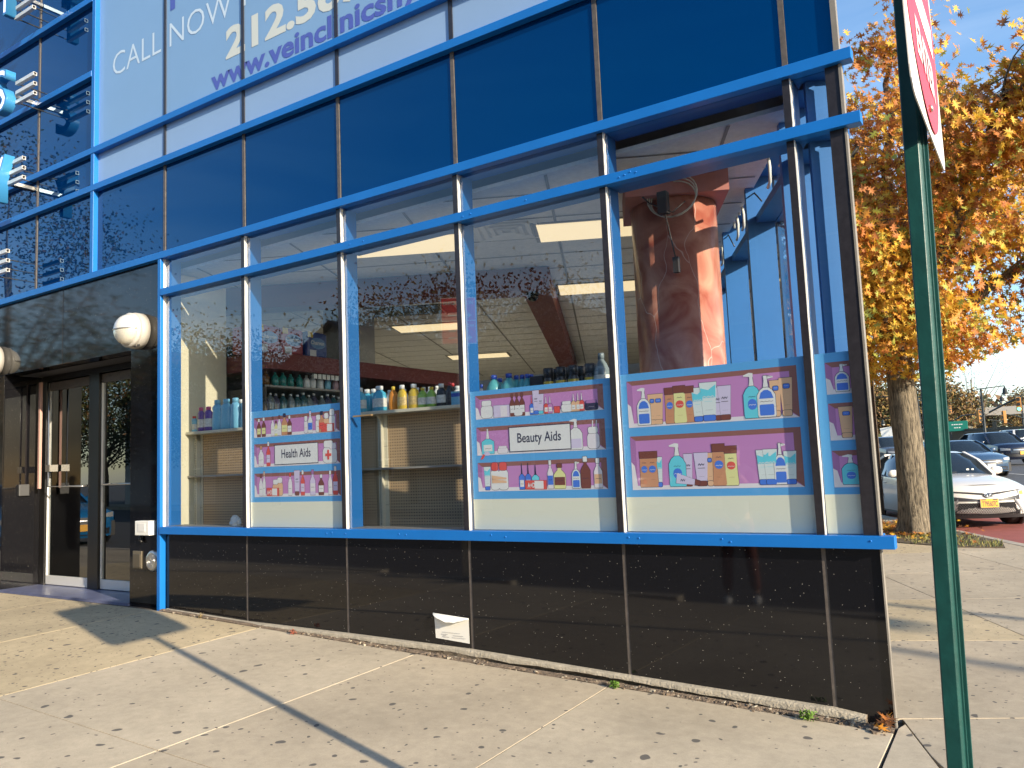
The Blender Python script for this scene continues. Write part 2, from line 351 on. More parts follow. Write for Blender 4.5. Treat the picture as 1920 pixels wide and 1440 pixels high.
def clip(poly, a, n_):          # keep side where (p-a).n >= 0
    out = []
    for i in range(len(poly)):
        p, q = poly[i], poly[(i+1) % len(poly)]
        dp = (p[0]-a[0])*n_[0]+(p[1]-a[1])*n_[1]; dq = (q[0]-a[0])*n_[0]+(q[1]-a[1])*n_[1]
        if dp >= 0: out.append(p)
        if dp*dq < 0:
            t = dp/(dp-dq); out.append((p[0]+(q[0]-p[0])*t, p[1]+(q[1]-p[1])*t))
    return out
def clip_all(poly, planes):
    for a, n_ in planes:
        if len(poly) < 3: return []
        poly = clip(poly, a, n_)
    return poly
def inset(poly, d):
    n = len(poly); area = sum(poly[i][0]*poly[(i+1) % n][1]-poly[(i+1) % n][0]*poly[i][1] for i in range(n))
    pls = []
    for i in range(n):
        p, q = poly[i], poly[(i+1) % n]; ex, ey = q[0]-p[0], q[1]-p[1]; l = math.hypot(ex, ey)
        if l < 1e-6: continue
        nn = (-ey/l, ex/l) if area > 0 else (ey/l, -ex/l)
        pls.append(((p[0]+nn[0]*d, p[1]+nn[1]*d), nn))
    return clip_all(poly, pls)
KERB0 = Vector((6.872, 8.90, 0))       # a point on the avenue kerb
e1, e2 = (E1.x, E1.y), (E2.x, E2.y)
def av(s, t):                         # avenue frame: s back along kerb, t out into the road
    p = KERB0 + E2*s + E1*t; return (p.x, p.y)
STREET_Y = -3.05
front_lim = [((0, STREET_Y), (0, 1))]
base = MB(); slabs = [MB(), MB(), MB()]
topf = lambda x, y: g(x, y)
lowf = lambda x, y: g(x, y)-0.13
xl = [-30, -26, -22, -18, -14, -11, -8, -6.4, -4.8, -3.2, -1.6, -0.02, 1.50, 3.22, 4.78, 6.40]
seamd = (0.19, -0.982)               # the joint that leaves the corner towards the street
for i in range(len(xl)-1):
    for (y0, y1) in ((STREET_Y+0.02, -2.16), (-2.16, -0.10)):
        poly = [(xl[i], y0), (xl[i+1], y0), (xl[i+1], y1), (xl[i], y1)]
        if i < 8: k = 0
        else: k = (1 if xl[i+1] < 1.6 and y1 > -1 else (0 if i % 2 else 2))
        poly = inset(poly, 0.0035)
        slabs[k].prism(poly, lowf, topf)
# corner wedge and avenue-side grid
W0 = (6.37, 0.02)
wedge = [(6.41, 0.1), (6.42, -0.10), (6.42, STREET_Y+0.02), (7.9, STREET_Y+0.02), (6.46, 0.12)]
wedge = [(6.405, -0.02), (6.43, STREET_Y+0.02), (7.62, STREET_Y+0.02), (6.43, 0.08)]
slabs[2].prism(inset(wedge, 0.004), lowf, topf)
cross = ((7.62, STREET_Y), (0.0, 0.0))
# region right of wedge line, in front of the e1 joint through the corner
dx, dy = 7.62-6.43, STREET_Y-0.08; l_ = math.hypot(dx, dy); nr = (-dy/l_, dx/l_)
pl_w = ((6.43, 0.08), nr); pl_st = ((0, STREET_Y+0.02), (0, 1)); pl_k = (av(0, -0.16), (-e1[0], -e1[1]))
pl_wall = ((CORN.x, CORN.y), e1)
def grid(s0, s1, t0, t1, planes, k):
    poly = []
    for s_, t_ in ((s0, t0), (s0, t1), (s1, t1), (s1, t0)):
        p = fr(s_, t_); poly.append((p.x, p.y))
    poly = clip_all(poly, planes)
    if len(poly) >= 3:
        poly = inset(poly, 0.0035)
        if len(poly) >= 3: slabs[k].prism(poly, lowf, topf)
slist = [-6, -4.4, -2.9, -1.4, 0.13, 1.9, 3.6, 5.3, 7.1, 8.9, 10.7, 12.5, 14.3, 17, 20, 24, 28, 34, 40, 50]
tlist = [0.02, 1.62, 3.22, 4.9, 6.6, 8.4]
for i in range(len(slist)-1):
    for j in range(len(tlist)-1):
        pls = [pl_k, pl_wall] + ([pl_w, pl_st] if slist[i+1] <= 0.2 else [])
        grid(slist[i], slist[i+1], tlist[j], tlist[j+1], pls, (i*2+j*3) % 3 if (i+j) % 2 else 0)
for k in range(3):
    tag(slabs[k].build('pavement', CONC[k], bevel=0.002), kind='structure')
# dirt in the joints
d = MB(); dirt = M('joint_dirt', (0.07, 0.055, 0.04), 1.0, var=0.4, vscale=30)
bx_ = axis_pts(0, 0, [(-30, 6.4, 1.4), (6.4, 6.42, .02), (6.42, 12.2, 0.9)]); by_ = [STREET_Y, -2.16, -1.1, 0.0, 0.3]
for i in range(len(bx_)-1):
    for j in range(4):
        poly = clip_all([(bx_[i], by_[j]), (bx_[i+1], by_[j]), (bx_[i+1], by_[j+1]), (bx_[i], by_[j+1])], [pl_k])
        if len(poly) >= 3: d.add([(p[0], p[1], g(*p)-.022) for p in poly], [tuple(range(len(poly)))])
for i in range(-4, 48):
    for j in range(9):
        q_ = [fr(i, j), fr(i, j+1), fr(i+1, j+1), fr(i+1, j)]
        poly = clip_all([(p.x, p.y) for p in q_], [pl_k, ((0, .3), (0, 1)), pl_wall])
        if len(poly) >= 3: d.add([(p[0], p[1], g(*p)-.022) for p in poly], [tuple(range(len(poly)))])
tag(d.build('joint_bedding', dirt), kind='structure')
# kerbs
kb = MB(); KERBM = M('kerb_stone', (0.36, 0.32, 0.26), 0.85, var=0.2, vscale=12, bump=0.4)
s = -9.0
while s < 60:
    poly = [av(s, -0.155), av(s, 0), av(s+1.49, 0), av(s+1.49, -0.155)]
    poly = clip_all(poly, [((0, STREET_Y+0.3), (0, 1))])
    if len(poly) >= 3: kb.prism(poly, lambda x, y: gr(x, y)-0.1, lambda x, y: g(x, y)+0.004)
    s += 1.5
x = -30.0
while x < 11.0:
    kb.box(x, x+1.99, STREET_Y-0.15, STREET_Y+0.01, gr(x+1, -3)-0.1, g(x+1, -3)+0.003); x += 2.0
tag(kb.build('kerb', KERBM, bevel=0.012), kind='structure')
# road markings, laid on the carriageway
def road_patch(name, pts, mt, dz, st=1.0):
    b = MB(); (s0, s1, t0, t1) = pts; n = max(1, int(abs(s1-s0)/st)); mt_n = max(1, int(abs(t1-t0)/1.5))
    vv = []
    for i in range(n+1):
        for j in range(mt_n+1):
            x, y = av(s0+(s1-s0)*i/n, t0+(t1-t0)*j/mt_n); vv.append((x, y, gr(x, y)+dz))
    w_ = mt_n+1
    b.add(vv, [(i*w_+j, (i+1)*w_+j, (i+1)*w_+j+1, i*w_+j+1) for i in range(n) for j in range(mt_n)])
    return b
tag(road_patch('bus_lane', (0.55, 60, 0.01, 3.3), REDL, 0.006).build('bus_lane', REDL), kind='structure')
mk = MB()
def addm(a):
    b = road_patch('', a, None, 0.011); mk.add(b.v, b.f)
addm((0.5, 60, 3.32, 3.5)); addm((-1.0, 0.25, 0.6, 1.0)); addm((-1.0, 0.25, 1.5, 1.9)); addm((-1.0, 0.25, 2.4, 2.8)); addm((-1.0, 0.25, 3.3, 3.7))
for k in range(9): addm((0.8+k*9, 3.8+k*9, 6.8, 6.93))
addm((0.0, 0.3, 3.5, 10.4)); addm((0.5, 80, 10.3, 10.42))
for k in range(12): addm((-3.2, -0.6, 4.3+k*0.95, 4.75+k*0.95))
tag(mk.build('road_markings', ROADW), kind='structure')
# tree pit: soil, grass, fallen leaves
pit = [(4.55, 10.6), (4.75, 9.75), (5.30, 8.72), (6.08, 8.28), (6.66, 8.32), (6.60, 9.10), (5.75, 10.88), (5.0, 12.45), (4.2, 12.4)]
pb = MB(); SOIL = M('soil', (0.10, 0.075, 0.045), 0.95, var=0.4, vscale=12, bump=0.8, bscale=60)
pb.prism(pit, lambda x, y: g(x, y)-0.05, lambda x, y: g(x, y)+0.012)
tag(pb.build('tree_pit_soil', SOIL), kind='structure')
def inpoly(x, y, poly):
    c = False; n = len(poly)
    for i in range(n):
        x0, y0 = poly[i]; x1, y1 = poly[(i+1) % n]
        if (y0 > y) != (y1 > y) and x < (x1-x0)*(y-y0)/(y1-y0)+x0: c = not c
    return c
GR1 = M('dry_grass', (0.23, 0.20, 0.06), 0.9); GR2 = M('green_grass', (0.09, 0.12, 0.03), 0.9)
gb = MB(); k = 0
while k < 3000:
    x = rnd.uniform(4.1, 6.8); y = rnd.uniform(8.2, 12.5)
    if not inpoly(x, y, pit): continue
    if math.sin(x*3.1+y*2.3)+math.sin(x*7-y*5)*0.6 < rnd.uniform(-1.2, 0.5): k += 1; continue
    z = g(x, y)+0.01; a = rnd.uniform(0, 6.28); h = rnd.uniform(0.02, 0.07); w_ = 0.006
    lx, ly = rnd.uniform(-.03, .03), rnd.uniform(-.03, .03)
    gb.add([(x-w_*math.cos(a), y-w_*math.sin(a), z), (x+w_*math.cos(a), y+w_*math.sin(a), z), (x+lx, y+ly, z+h)], [(0, 1, 2)], 0 if rnd.random() < 0.6 else 1); k += 1
tag(gb.build('grass', [GR1, GR2]), 'short dry and green grass growing in the tree pit beside the kerb', 'grass', kind='stuff')
LEAFM = [M('leaf_gold', (0.70, 0.43, 0.045), 0.6), M('leaf_amber', (0.62, 0.27, 0.035), 0.6), M('leaf_rust', (0.45, 0.16, 0.035), 0.65), M('leaf_olive', (0.38, 0.40, 0.07), 0.6), M('leaf_brown', (0.13, 0.055, 0.02), 0.7)]
for mt in LEAFM:       # thin leaves let some light through
    n = mt.node_tree; p = n.nodes['Principled BSDF']; tr = n.nodes.new('ShaderNodeBsdfTranslucent'); tr.inputs[0].default_value = p.inputs['Base Color'].default_value
    mx = n.nodes.new('ShaderNodeMixShader'); mx.inputs[0].default_value = 0.35; out = n.nodes['Material Output']
    n.links.new(p.outputs[0], mx.inputs[1]); n.links.new(tr.outputs[0], mx.inputs[2]); n.links.new(mx.outputs[0], out.inputs[0])
OAK = [(0, -0.5), (0.03, -0.28), (0.24, -0.26), (0.08, -0.10), (0.46, 0.04), (0.10, 0.12), (0.32, 0.40), (0.06, 0.26), (0.0, 0.60),
       (-0.06, 0.26), (-0.32, 0.40), (-0.10, 0.12), (-0.46, 0.04), (-0.08, -0.10), (-0.24, -0.26), (-0.03, -0.28)]
def add_leaf(b, p, nrm, sz, mi, spin):
    nrm = nrm.normalized(); t = nrm.cross(Vector((0.13, 0.2, 0.97))).normalized(); bt = nrm.cross(t)
    c, s_ = math.cos(spin), math.sin(spin); u = t*c+bt*s_; v = bt*c-t*s_
    b.add([p+u*(q[0]*sz)+v*(q[1]*sz)+nrm*(abs(q[0])*sz*0.25) for q in OAK], [tuple(range(16))], mi)
lb = MB(); k = 0
while k < 800:
    x = rnd.gauss(5.0, 0.5); y = rnd.gauss(10.6, 0.75)
    if not inpoly(x, y, pit) and rnd.random() < 0.75: continue
    k += 1
    add_leaf(lb, Vector((x, y, g(x, y)+rnd.uniform(0.02, 0.06))), Vector((rnd.uniform(-.6, .6), rnd.uniform(-.6, .6), 1)), rnd.uniform(0.07, 0.13), rnd.choice([1, 1, 2, 4, 4, 0]), rnd.uniform(0, 6))
tag(lb.build('fallen_leaves', LEAFM), 'brown and orange fallen leaves heaped around the foot of the street tree', 'fallen leaves', kind='stuff')
# ---------------------------------------------------------------- the corner building
MOD = 1.22; XR = 6.397
bld = empty('corner_building', (3.0, 2.0, 0), label='blue and black glass fronted corner shop building with granite base and door recess', cat='building')
BL = Vector((3.0, 2.0, 0))
def part(name, b, mats, parent=None, bevel=0.0):
    o = b.build(name, mats, None, bevel=bevel)
    if parent is None: o.parent = bld; o.location = -BL
    else: o.parent = parent
    return o
Z_SILL0, Z_SILL = 1.030, 1.098
Z_TR0, Z_TR = 3.367, 3.434
Z_HD0, Z_HD = 3.743, 3.812
Z_NX0, Z_NX = 4.722, 4.790
Z_SG0, Z_SG = 5.148, 5.215
TOP = 8.9
ks = [0, 1, 2, 3, 4, 5]
xe = [k*MOD for k in ks] + [XR]
# granite base panels with a narrow grey joint between them
for i in range(6):
    b = MB(); x0 = xe[i]+(0.012 if i else 0.04); x1 = xe[i+1]-(0.012 if i < 5 else 0.0)
    b.box(x0, x1, 0.0, 0.06, -0.2, Z_SILL0-0.004); part('granite_panel', b, GRAN, bevel=0.0015)
    if i:
        b = MB(); b.box(xe[i]-0.012, xe[i]+0.012, 0.003, 0.055, -0.2, Z_SILL0-0.006); part('joint_strip', b, GREYCAP)
# blue bars along the front
def hbar(x0, x1, z0, z1, y=-0.055, rivets=()):
    b = MB(); b.box(x0, x1, y, 0.02, z0, z1)
    for x in rivets: b.lathe([(0.006, -0.001), (0.006, 0.003), (0.002, 0.005)], 8, mat=Matrix.Translation((x, y, z0+0.035+rnd.uniform(-.01, .01))) @ Matrix.Rotation(R(90), 4, 'X'))
    part('blue_bar', b, BLUE, bevel=0.003)
hbar(0.0085, 6.475, Z_SILL0, Z_SILL, -0.06, (1.05, 1.3, 2.28, 2.34, 2.49, 3.05, 3.12, 3.9, 4.02, 4.95, 5.02, 5.55, 5.60, 6.36))
hbar(0.0085, 6.49, Z_TR0, Z_TR, -0.055, (2.6, 2.75, 3.75, 3.82, 4.30, 5.02, 5.06, 5.10, 5.14))
hbar(-14, 6.47, Z_HD0, Z_HD)
hbar(-14, 6.47, Z_NX0, Z_NX)
hbar(-14, 6.47, Z_SG0, Z_SG)
hbar(-14, -1.285, 6.045, 6.113); hbar(-14, -1.285, 6.93, 6.998); hbar(-14, 6.47, 7.85, 7.92); hbar(-14, 6.47, TOP-0.1, TOP, -0.09)
for x0, x1, z0, z1 in ((-0.042, 0.006, g(0, 0)-0.1, Z_HD0-0.002), (-1.285, -1.225, Z_HD+0.002, Z_NX0-0.002), (-1.285, -1.225, Z_NX+0.002, Z_SG0-0.002), (-1.285, -1.225, Z_SG+0.002, 7.848)):
    b = MB(); b.box(x0, x1, -0.05, 0.02, z0, z1); part('blue_upright', b, BLUE, bevel=0.002)
# windows: one per bay, each with its box section frame inside the glass, capped outside
for i in range(6):
    x0, x1 = xe[i], xe[i+1]-(0.0 if i < 5 else 0.078)
    f = MB()
    xa = x0+(0.006 if i == 0 else -0.024)
    f.box(xa, x0+0.026, 0.022, 0.165, Z_SILL, Z_HD0+0.02)                                    # blue box section behind the glass
    f.box(x0+0.031, x1-(0.025 if i < 5 else 0), 0.022, 0.183, Z_TR0+0.005, Z_TR-0.005)
    f.box(x0+0.031, x1-(0.025 if i < 5 else 0), 0.022, 0.183, Z_HD0+0.0, Z_HD+0.04)
    f.box(x0+0.031, x1-(0.025 if i < 5 else 0), 0.022, 0.20, Z_SILL-0.02, Z_SILL+0.004, 1)
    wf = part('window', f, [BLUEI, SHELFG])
    for z0, z1 in ((Z_SILL, Z_TR0), (Z_TR, Z_HD0)):
        pb = MB(); pb.add([(x0, 0.011, z0), (x1, 0.011, z0), (x1, 0.011, z1), (x0, 0.011, z1)], [(0, 1, 2, 3)]); part('pane', pb, GLASS, wf)
    if i:
        for z0, z1 in ((Z_SILL+.001, Z_TR0-.001), (Z_TR+.001, Z_HD0-.001)):
            c = MB(); c.box(x0-0.022, x0+0.020, -0.022, 0.009, z0, z1); part('glazing_cap', c, DARKCAP, wf)
            c = MB(); nseg = 24; ww = [0.0255+0.0025*math.sin(7.3*j+i*2.1)*rnd.random() for j in range(nseg+1)]
            zz = [z0+(z1-z0)*j/nseg for j in range(nseg+1)]
            vv = []
            for j in range(nseg+1): vv += [(x0+0.0205, -0.021, zz[j]), (x0+ww[j], -0.020, zz[j]), (x0+ww[j], 0.0095, zz[j]), (x0+0.0205, 0.0095, zz[j])]
            c.add(vv, [(4*j+a, 4*j+(a+1) % 4, 4*j+4+(a+1) % 4, 4*j+4+a) for j in range(nseg) for a in range(4)]); part('reveal', c, ALU, wf)
    else:
        c = MB(); c.box(x0+0.0065, x0+0.013, -0.02, 0.0095, Z_SILL+.001, Z_HD0-.001); part('reveal', c, ALU, wf)
# dark corner post
b = MB(); b.box(XR-0.078, XR, -0.02, 0.06, Z_SILL+.001, Z_TR0-.001); b.box(XR-0.078, XR, -0.02, 0.06, Z_TR+.001, Z_HD0-.001)
part('corner_post', b, DARKCAP, bevel=0.002)
b = MB(); b.box(XR-0.004, XR+0.004, -0.014, 0.03, g(6.4, 0)-.05, Z_SILL0-.001); b.box(XR+0.001, XR+0.012, -0.024, 0.03, Z_SILL+.001, Z_TR0-.001); b.box(XR-0.004, XR+0.012, -0.026, 0.03, Z_TR+.001, Z_HD0-.001)
for z0, z1 in ((Z_HD+.001, Z_NX0-.001), (Z_NX+.001, Z_SG0-.001), (Z_SG+.001, 7.849)): b.box(XR-0.022, XR+0.008, -0.02, 0.03, z0, z1)
part('corner_trim', b, M('grey_corner_trim', (0.22, 0.20, 0.17), 0.5, var=0.2))
# spandrels and filmed panes above
def panel(x0, x1, z0, z1, mt, name, y0=0.004):
    b = MB(); b.box(x0, x1, y0, 0.05, z0, z1); return part(name, b, mt)
def seam(x, z0, z1, w_=0.016, mt=None):
    b = MB(); b.box(x-w_, x+w_, -0.006, 0.048, z0, z1); part('joint_strip', b, mt or GREYCAP)
xs_r = [-1.255] + [k*MOD for k in range(0, 6)] + [XR-0.002]
for i in range(len(xs_r)-1):
    x0 = xs_r[i]+0.017; x1 = xs_r[i+1]-0.017
    panel(x0, x1, Z_HD+.001, Z_NX0-.001, SPAN, 'spandrel_panel')
    panel(x0, x1, Z_NX+.001, Z_SG0-.001, FILM2, 'filmed_pane')
    panel(x0, x1, Z_SG+.001, 7.849, FILM, 'filmed_pane')
    panel(x0, x1, 7.921, TOP-0.101, SPAN, 'spandrel_panel')
    if i:
        seam(xs_r[i], Z_HD+.001, Z_NX0-.001); seam(xs_r[i], Z_NX+.001, Z_SG0-.001, 0.018, DARKCAP); seam(xs_r[i], Z_SG+.001, 7.849, 0.018, DARKCAP); seam(xs_r[i], 7.921, TOP-0.101)
xs_l = [-13.9, -12.5, -11.25, -10, -8.75, -7.5, -6.25, -5.0, -3.77, -2.52, -1.287]
for i in range(len(xs_l)-1):
    x0 = xs_l[i]+0.017; x1 = xs_l[i+1]-0.017
    for z0, z1 in ((Z_HD, Z_NX0), (Z_NX, Z_SG0), (Z_SG, 6.045), (6.113, 6.93), (6.998, 7.85), (7.92, TOP-0.1)):
        panel(x0, x1, z0+.001, z1-.001, SPAN, 'spandrel_panel')
        if i: seam(xs_l[i], z0+.001, z1-.001)
# granite fascia, piers and door recess on the left
ZD = 2.885; DX0, DX1, DY = -3.22, -0.575, 0.45
for x0, x1 in ((-1.90, -0.046), (-3.75, -1.912), (-5.6, -3.762), (-7.5, -5.612), (-9.5, -7.512), (-11.5, -9.512), (-13.9, -11.512)):
    b = MB(); b.box(x0, x1, 0.0, .18, ZD, Z_HD0-.002); part('granite_panel', b, GRAN, bevel=0.0015)
b = MB(); b.box(DX1, -0.046, 0.0, .18, g(0, 0)-0.2, ZD-.002); b.box(DX1, -.46, .18, DY, g(0, 0)-.2, ZD-.002); part('granite_pier', b, GRAN, bevel=0.0015)
for x0, x1 in ((DX0-1.4, DX0), (DX0-2.9, DX0-1.412), (-8, DX0-2.912), (-10.5, -8.012), (-13.9, -10.512)):
    b = MB(); b.box(x0, x1, 0.0, DY+0.02, 0.0, ZD-.002); part('granite_pier', b, GRAN, bevel=0.0015)
b = MB(); b.box(DX0, DX1, -0.02, DY+0.6, 0.1, 0.337); part('threshold', b, TILE)
b = MB(); b.box(DX0, DX1, DY-0.02, DY+0.08, ZD-0.07, ZD-.004); b.box(DX0, DX0+0.13, DY-0.02, DY+0.08, 0.326, ZD-.071)
b.box(-2.11, -1.90, DY-0.03, DY+0.08, 0.326, ZD-.071); b.box(-0.70, DX1, DY-0.02, DY+0.08, 0.326, ZD-.071); part('door_frame', b, M('door_frame_black', (.006, .006, .007), .3), bevel=0.003)
for (x0, x1) in ((-3.085, -2.112), (-1.898, -0.702)):
    d = MB(); d.box(x0, x1, DY, DY+0.045, 0.345, 0.45); d.box(x0, x0+0.012, DY, DY+0.045, 0.45, 2.74); d.box(x1-0.012, x1, DY, DY+0.045, 0.45, 2.74); d.box(x0, x1, DY, DY+0.045, 2.70, 2.80, 1)
    do = part('door', d, [ALU, GREYCAP], bevel=0.002)
    pb = MB(); pb.add([(x0+.012, DY+.02, .45), (x1-.012, DY+.02, .45), (x1-.012, DY+.02, 2.70), (x0+.012, DY+.02, 2.70)], [(0, 1, 2, 3)]); part('pane', pb, DGLASS, do)
    h = MB(); hx = x0+0.28 if x0 < -2.5 else x0+0.16
    if x0 < -2.5:
        h.tube([(hx-0.08, DY-0.09, 2.78), (hx-0.08, DY-0.09, 1.52), (x1-0.05, DY-0.09, 1.515), (x1-0.05, DY, 1.515)], 0.011, 8)
        h.box(hx-0.13, hx-0.03, DY-0.1, DY, 1.70, 1.78)
    else:
        h.tube([(hx, DY, 1.52), (hx, DY-0.08, 1.52), (x1-0.1, DY-0.08, 1.52), (x1-0.1, DY, 1.52)], 0.011, 8)
    part('handle', h, STEEL, do)
    if x0 < -2.5:
        h = MB(); h.bar((x0+0.015, DY-0.1, 2.80), (x0+0.015, DY-0.1, 1.50), 0.035, 0.03); part('pull_bar', h, M('pink_wood_bar', (0.45, 0.27, 0.22), 0.6), do)
b = MB(); b.box(-4.5, 0, DY+0.55, DY+0.6, 0.2, 3.0); b.box(DX0, DX1, .18, DY+.1, ZD, 3.7); part('vestibule_wall', b, M('vestibule_dark', (0.05, 0.05, 0.055), 0.6))
b = MB(); b.box(DX0+0.002, DX0+0.05, 0.17, 0.29, 1.42, 1.56); part('door_release', b, M('dark_grey_box', (0.06, 0.06, 0.06), 0.5), bevel=0.008)
# side wall on the avenue: the same window system seen from inside
HL = 9.2
def sbox(b, s0, s1, t0, t1, z0, z1, mi=0): return b.box(s0, s1, t0, t1, z0, z1, mi, SW)
b = MB(); sbox(b, 0.09, HL, -0.06, 0.0, -0.2, Z_SILL0-.004); part('granite_panel', b, GRAN)
for z0, z1, t1 in ((Z_SILL0, Z_SILL, 0.06), (Z_TR0, Z_TR, 0.055), (Z_HD0, Z_HD, 0.055), (Z_NX0, Z_NX, 0.055), (Z_SG0, Z_SG, 0.055), (7.85, 7.92, 0.055), (TOP-0.1, TOP, 0.09)):
    b = MB(); sbox(b, 0.10, HL, -0.02, t1, z0, z1); part('blue_bar', b, BLUE)
ss = [0.03, 0.575, 1.82, 3.06, 4.31, 5.55, 6.79, 8.03, HL]
for i in range(len(ss)-1):
    s0, s1 = ss[i], ss[i+1]
    f = MB()
    if not i: sbox(f, .17, .215, -.15, -.022, Z_SILL, Z_HD0+.02)
    if i: sbox(f, s0-0.028, s0+0.028, -0.23, -0.022, Z_SILL, Z_HD0+.02)
    s0_ = s0+.03 if i else .19
    sbox(f, s0_, s1-0.03, -0.163, -0.022, Z_TR0+.005, Z_TR-.005); sbox(f, s0_, s1-0.03, -0.163, -0.022, Z_HD0, Z_HD+.04)
    sbox(f, s0_, s1-0.03, -0.18, -0.022, Z_SILL-.02, Z_SILL+.004)
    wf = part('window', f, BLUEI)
    for z0, z1 in ((Z_SILL, Z_TR0), (Z_TR, Z_HD0)):
        pb = MB(); q = [SW @ Vector(v) for v in ((s0, -0.011, z0), (s1, -0.011, z0), (s1, -0.011, z1), (s0, -0.011, z1))]; pb.add(q, [(0, 1, 2, 3)]); part('pane', pb, GLASS, wf)
    if i:
        c = MB(); sbox(c, s0-0.021, s0+0.021, -0.009, 0.022, Z_SILL+.001, Z_TR0-.001); sbox(c, s0-0.021, s0+0.021, -0.009, 0.022, Z_TR+.001, Z_HD0-.001); part('glazing_cap', c, DARKCAP, wf)
    p2 = MB(); sbox(p2, max(s0, .12)+.01, s1-.01, -0.05, -0.004, Z_HD+.001, Z_NX0-.001); part('spandrel_panel', p2, SPAN)
    p2 = MB(); sbox(p2, max(s0, .12)+.01, s1-.01, -0.05, -0.004, Z_NX+.001, 7.849); part('filmed_pane', p2, FILM)
    p2 = MB(); sbox(p2, max(s0, .12)+.01, s1-.01, -0.05, -0.004, 7.921, TOP-.101); part('spandrel_panel', p2, SPAN)
# roof, slab above the shop, floor, back walls
def poly_int(t, s_end, xl_):
    a = fr(0.0, -t); b_ = fr(s_end, -t); return [(xl_, 0.2), (fr(0.2/E2.y, -t).x, 0.2), (b_.x, b_.y), (xl_, b_.y)]
b = MB(); P_ = poly_int(0.055, HL, -13.9); P_[0] = (-13.9, 0.052); P_[1] = (fr(0.052/E2.y, -.06).x, 0.052); b.prism(P_, TOP-0.4, TOP-0.12); part('roof', b, WALLI)
b = MB(); b.prism(P_, 3.90, 4.1); part('floor_slab', b, WALLI)
ZC = 3.66
b = MB(); PI_ = poly_int(0.20, 13.0, -6.0); PI_[0] = (-6.0, 0.20); b.prism(PI_, ZC, ZC+0.03); part('ceiling', b, CEIL)
b = MB(); b.prism(PI_, 0.1, 0.30); part('shop_floor', b, FLOORI)
b = MB(); b.box(-14, -5.6, 13.2, 13.4, 0.1, TOP-.4); b.box(-6.2, fr(13, -.2).x+4, 11.75, 11.9, 0.1, 3.9); b.box(-6.2, -6.0, 0.5, 12, 0.1, 3.9); part('back_wall', b, WALLI)
b = MB(); sbox(b, HL+.01, HL+4.2, -0.3, -0.01, -0.2, TOP-.4); part('side_wall', b, M('grey_side_wall', (0.3, 0.3, 0.3), 0.8))
b = MB(); b.box(-0.44, -0.10, 0.19, 0.80, 0.3, 3.65); part('return_wall', b, WALLC)
# suspended ceiling grid, troffers as things of their own, on the building's rotated grid
gdm = MB()
for k in range(-4, 26):
    s_ = -0.3+k*0.61
    gdm.add([fr(s_-.012, -.2, ZC-.004), fr(s_+.012, -.2, ZC-.004), fr(s_+.012, -11.5, ZC-.004), fr(s_-.012, -11.5, ZC-.004)], [(0, 1, 2, 3)])
for k in range(0, 10):
    t_ = -0.55-k*1.22
    gdm.add([fr(-2, t_-.012, ZC-.006), fr(14, t_-.012, ZC-.006), fr(14, t_+.012, ZC-.006), fr(-2, t_+.012, ZC-.006)], [(0, 1, 2, 3)])
# trim grid to the inside of the shop
b = MB()
for f in gdm.f:
    poly = [(gdm.v[i][0], gdm.v[i][1]) for i in f]; z = gdm.v[f[0]][2]
    poly = clip_all(poly, [((0, 0.21), (0, 1)), ((-5.9, 0), (1, 0)), ((0, 11.7), (0, -1))])
    if len(poly) >= 3: b.add([(p[0], p[1], z) for p in poly], [tuple(range(len(poly)))])
part('ceiling_grid', b, GRID)
# dark red dropped soffit, L shaped
sc_ = Vector((2.94, 2.58, 0))
b = MB()
def lbox(b, o, s0, s1, t0, t1, z0, z1, mi=0):
    mm = Matrix(((E2.x, E1.x, 0, o.x), (E2.y, E1.y, 0, o.y), (0, 0, 1, 0), (0, 0, 0, 1))); return b.box(s0, s1, t0, t1, z0, z1, mi, mm)
lbox(b, sc_, 0, 0.30, -5.2, 0, 3.40, 3.655); lbox(b, sc_, 0.30, 8.6, -0.30, 0, 3.40, 3.655); part('soffit', b, REDW)
# marble column with square capital
cc = Vector((4.965, 1.02, 0))
b = MB(); lbox(b, cc, -0.37, 0.37, -0.37, 0.37, 3.46, 3.657); part('column_capital', b, M('capital_red', (0.34, 0.12, 0.10), 0.6, var=0.1))
b = MB(); b.lathe([(0.322, 0.0), (0.322, 3.16)], 48, c=(cc.x, cc.y, 0.3)); part('column', b, MARB)
# cable loop strapped round the column, and its dangling lead
b = MB(); ctr = Vector((5.10, 0.72, 3.42))
for k in range(3):
    b.tube([ctr+Vector((math.cos(a)*(.17+.01*k), -0.04-.01*k, math.sin(a)*(.13+.012*k)+.012*k)) for a in [i*2*math.pi/26 for i in range(27)]], 0.005, 5)
tag(b.build('cable_coil', M('pale_cable', (0.55, 0.5, 0.42), 0.6)), 'coil of pale cable hanging at the top of the marble column', 'cable')
b = MB(); b.tube([(4.70, .62, 3.70), (4.78, .60, 3.60), (4.95, .60, 3.40), (5.12, .60, 3.30), (5.22, .60, 3.36)], 0.006, 5); b.tube([(5.06, .60, 3.33), (5.10, .60, 3.1), (5.13, .60, 2.92)], 0.006, 5)
b.box(5.02, 5.09, .57, .63, 3.30, 3.46); b.box(5.105, 5.145, .58, .62, 2.86, 2.97)
tag(b.build('power_lead', M('dark_cable', (0.03, 0.025, 0.025), 0.6)), 'dark power lead with a plug dangling in front of the marble column', 'cable')
LAMP = M('lit_diffuser', (0.8, 0.75, 0.6), 0.6, emit=(1.0, 0.76, 0.42), estr=0.40)
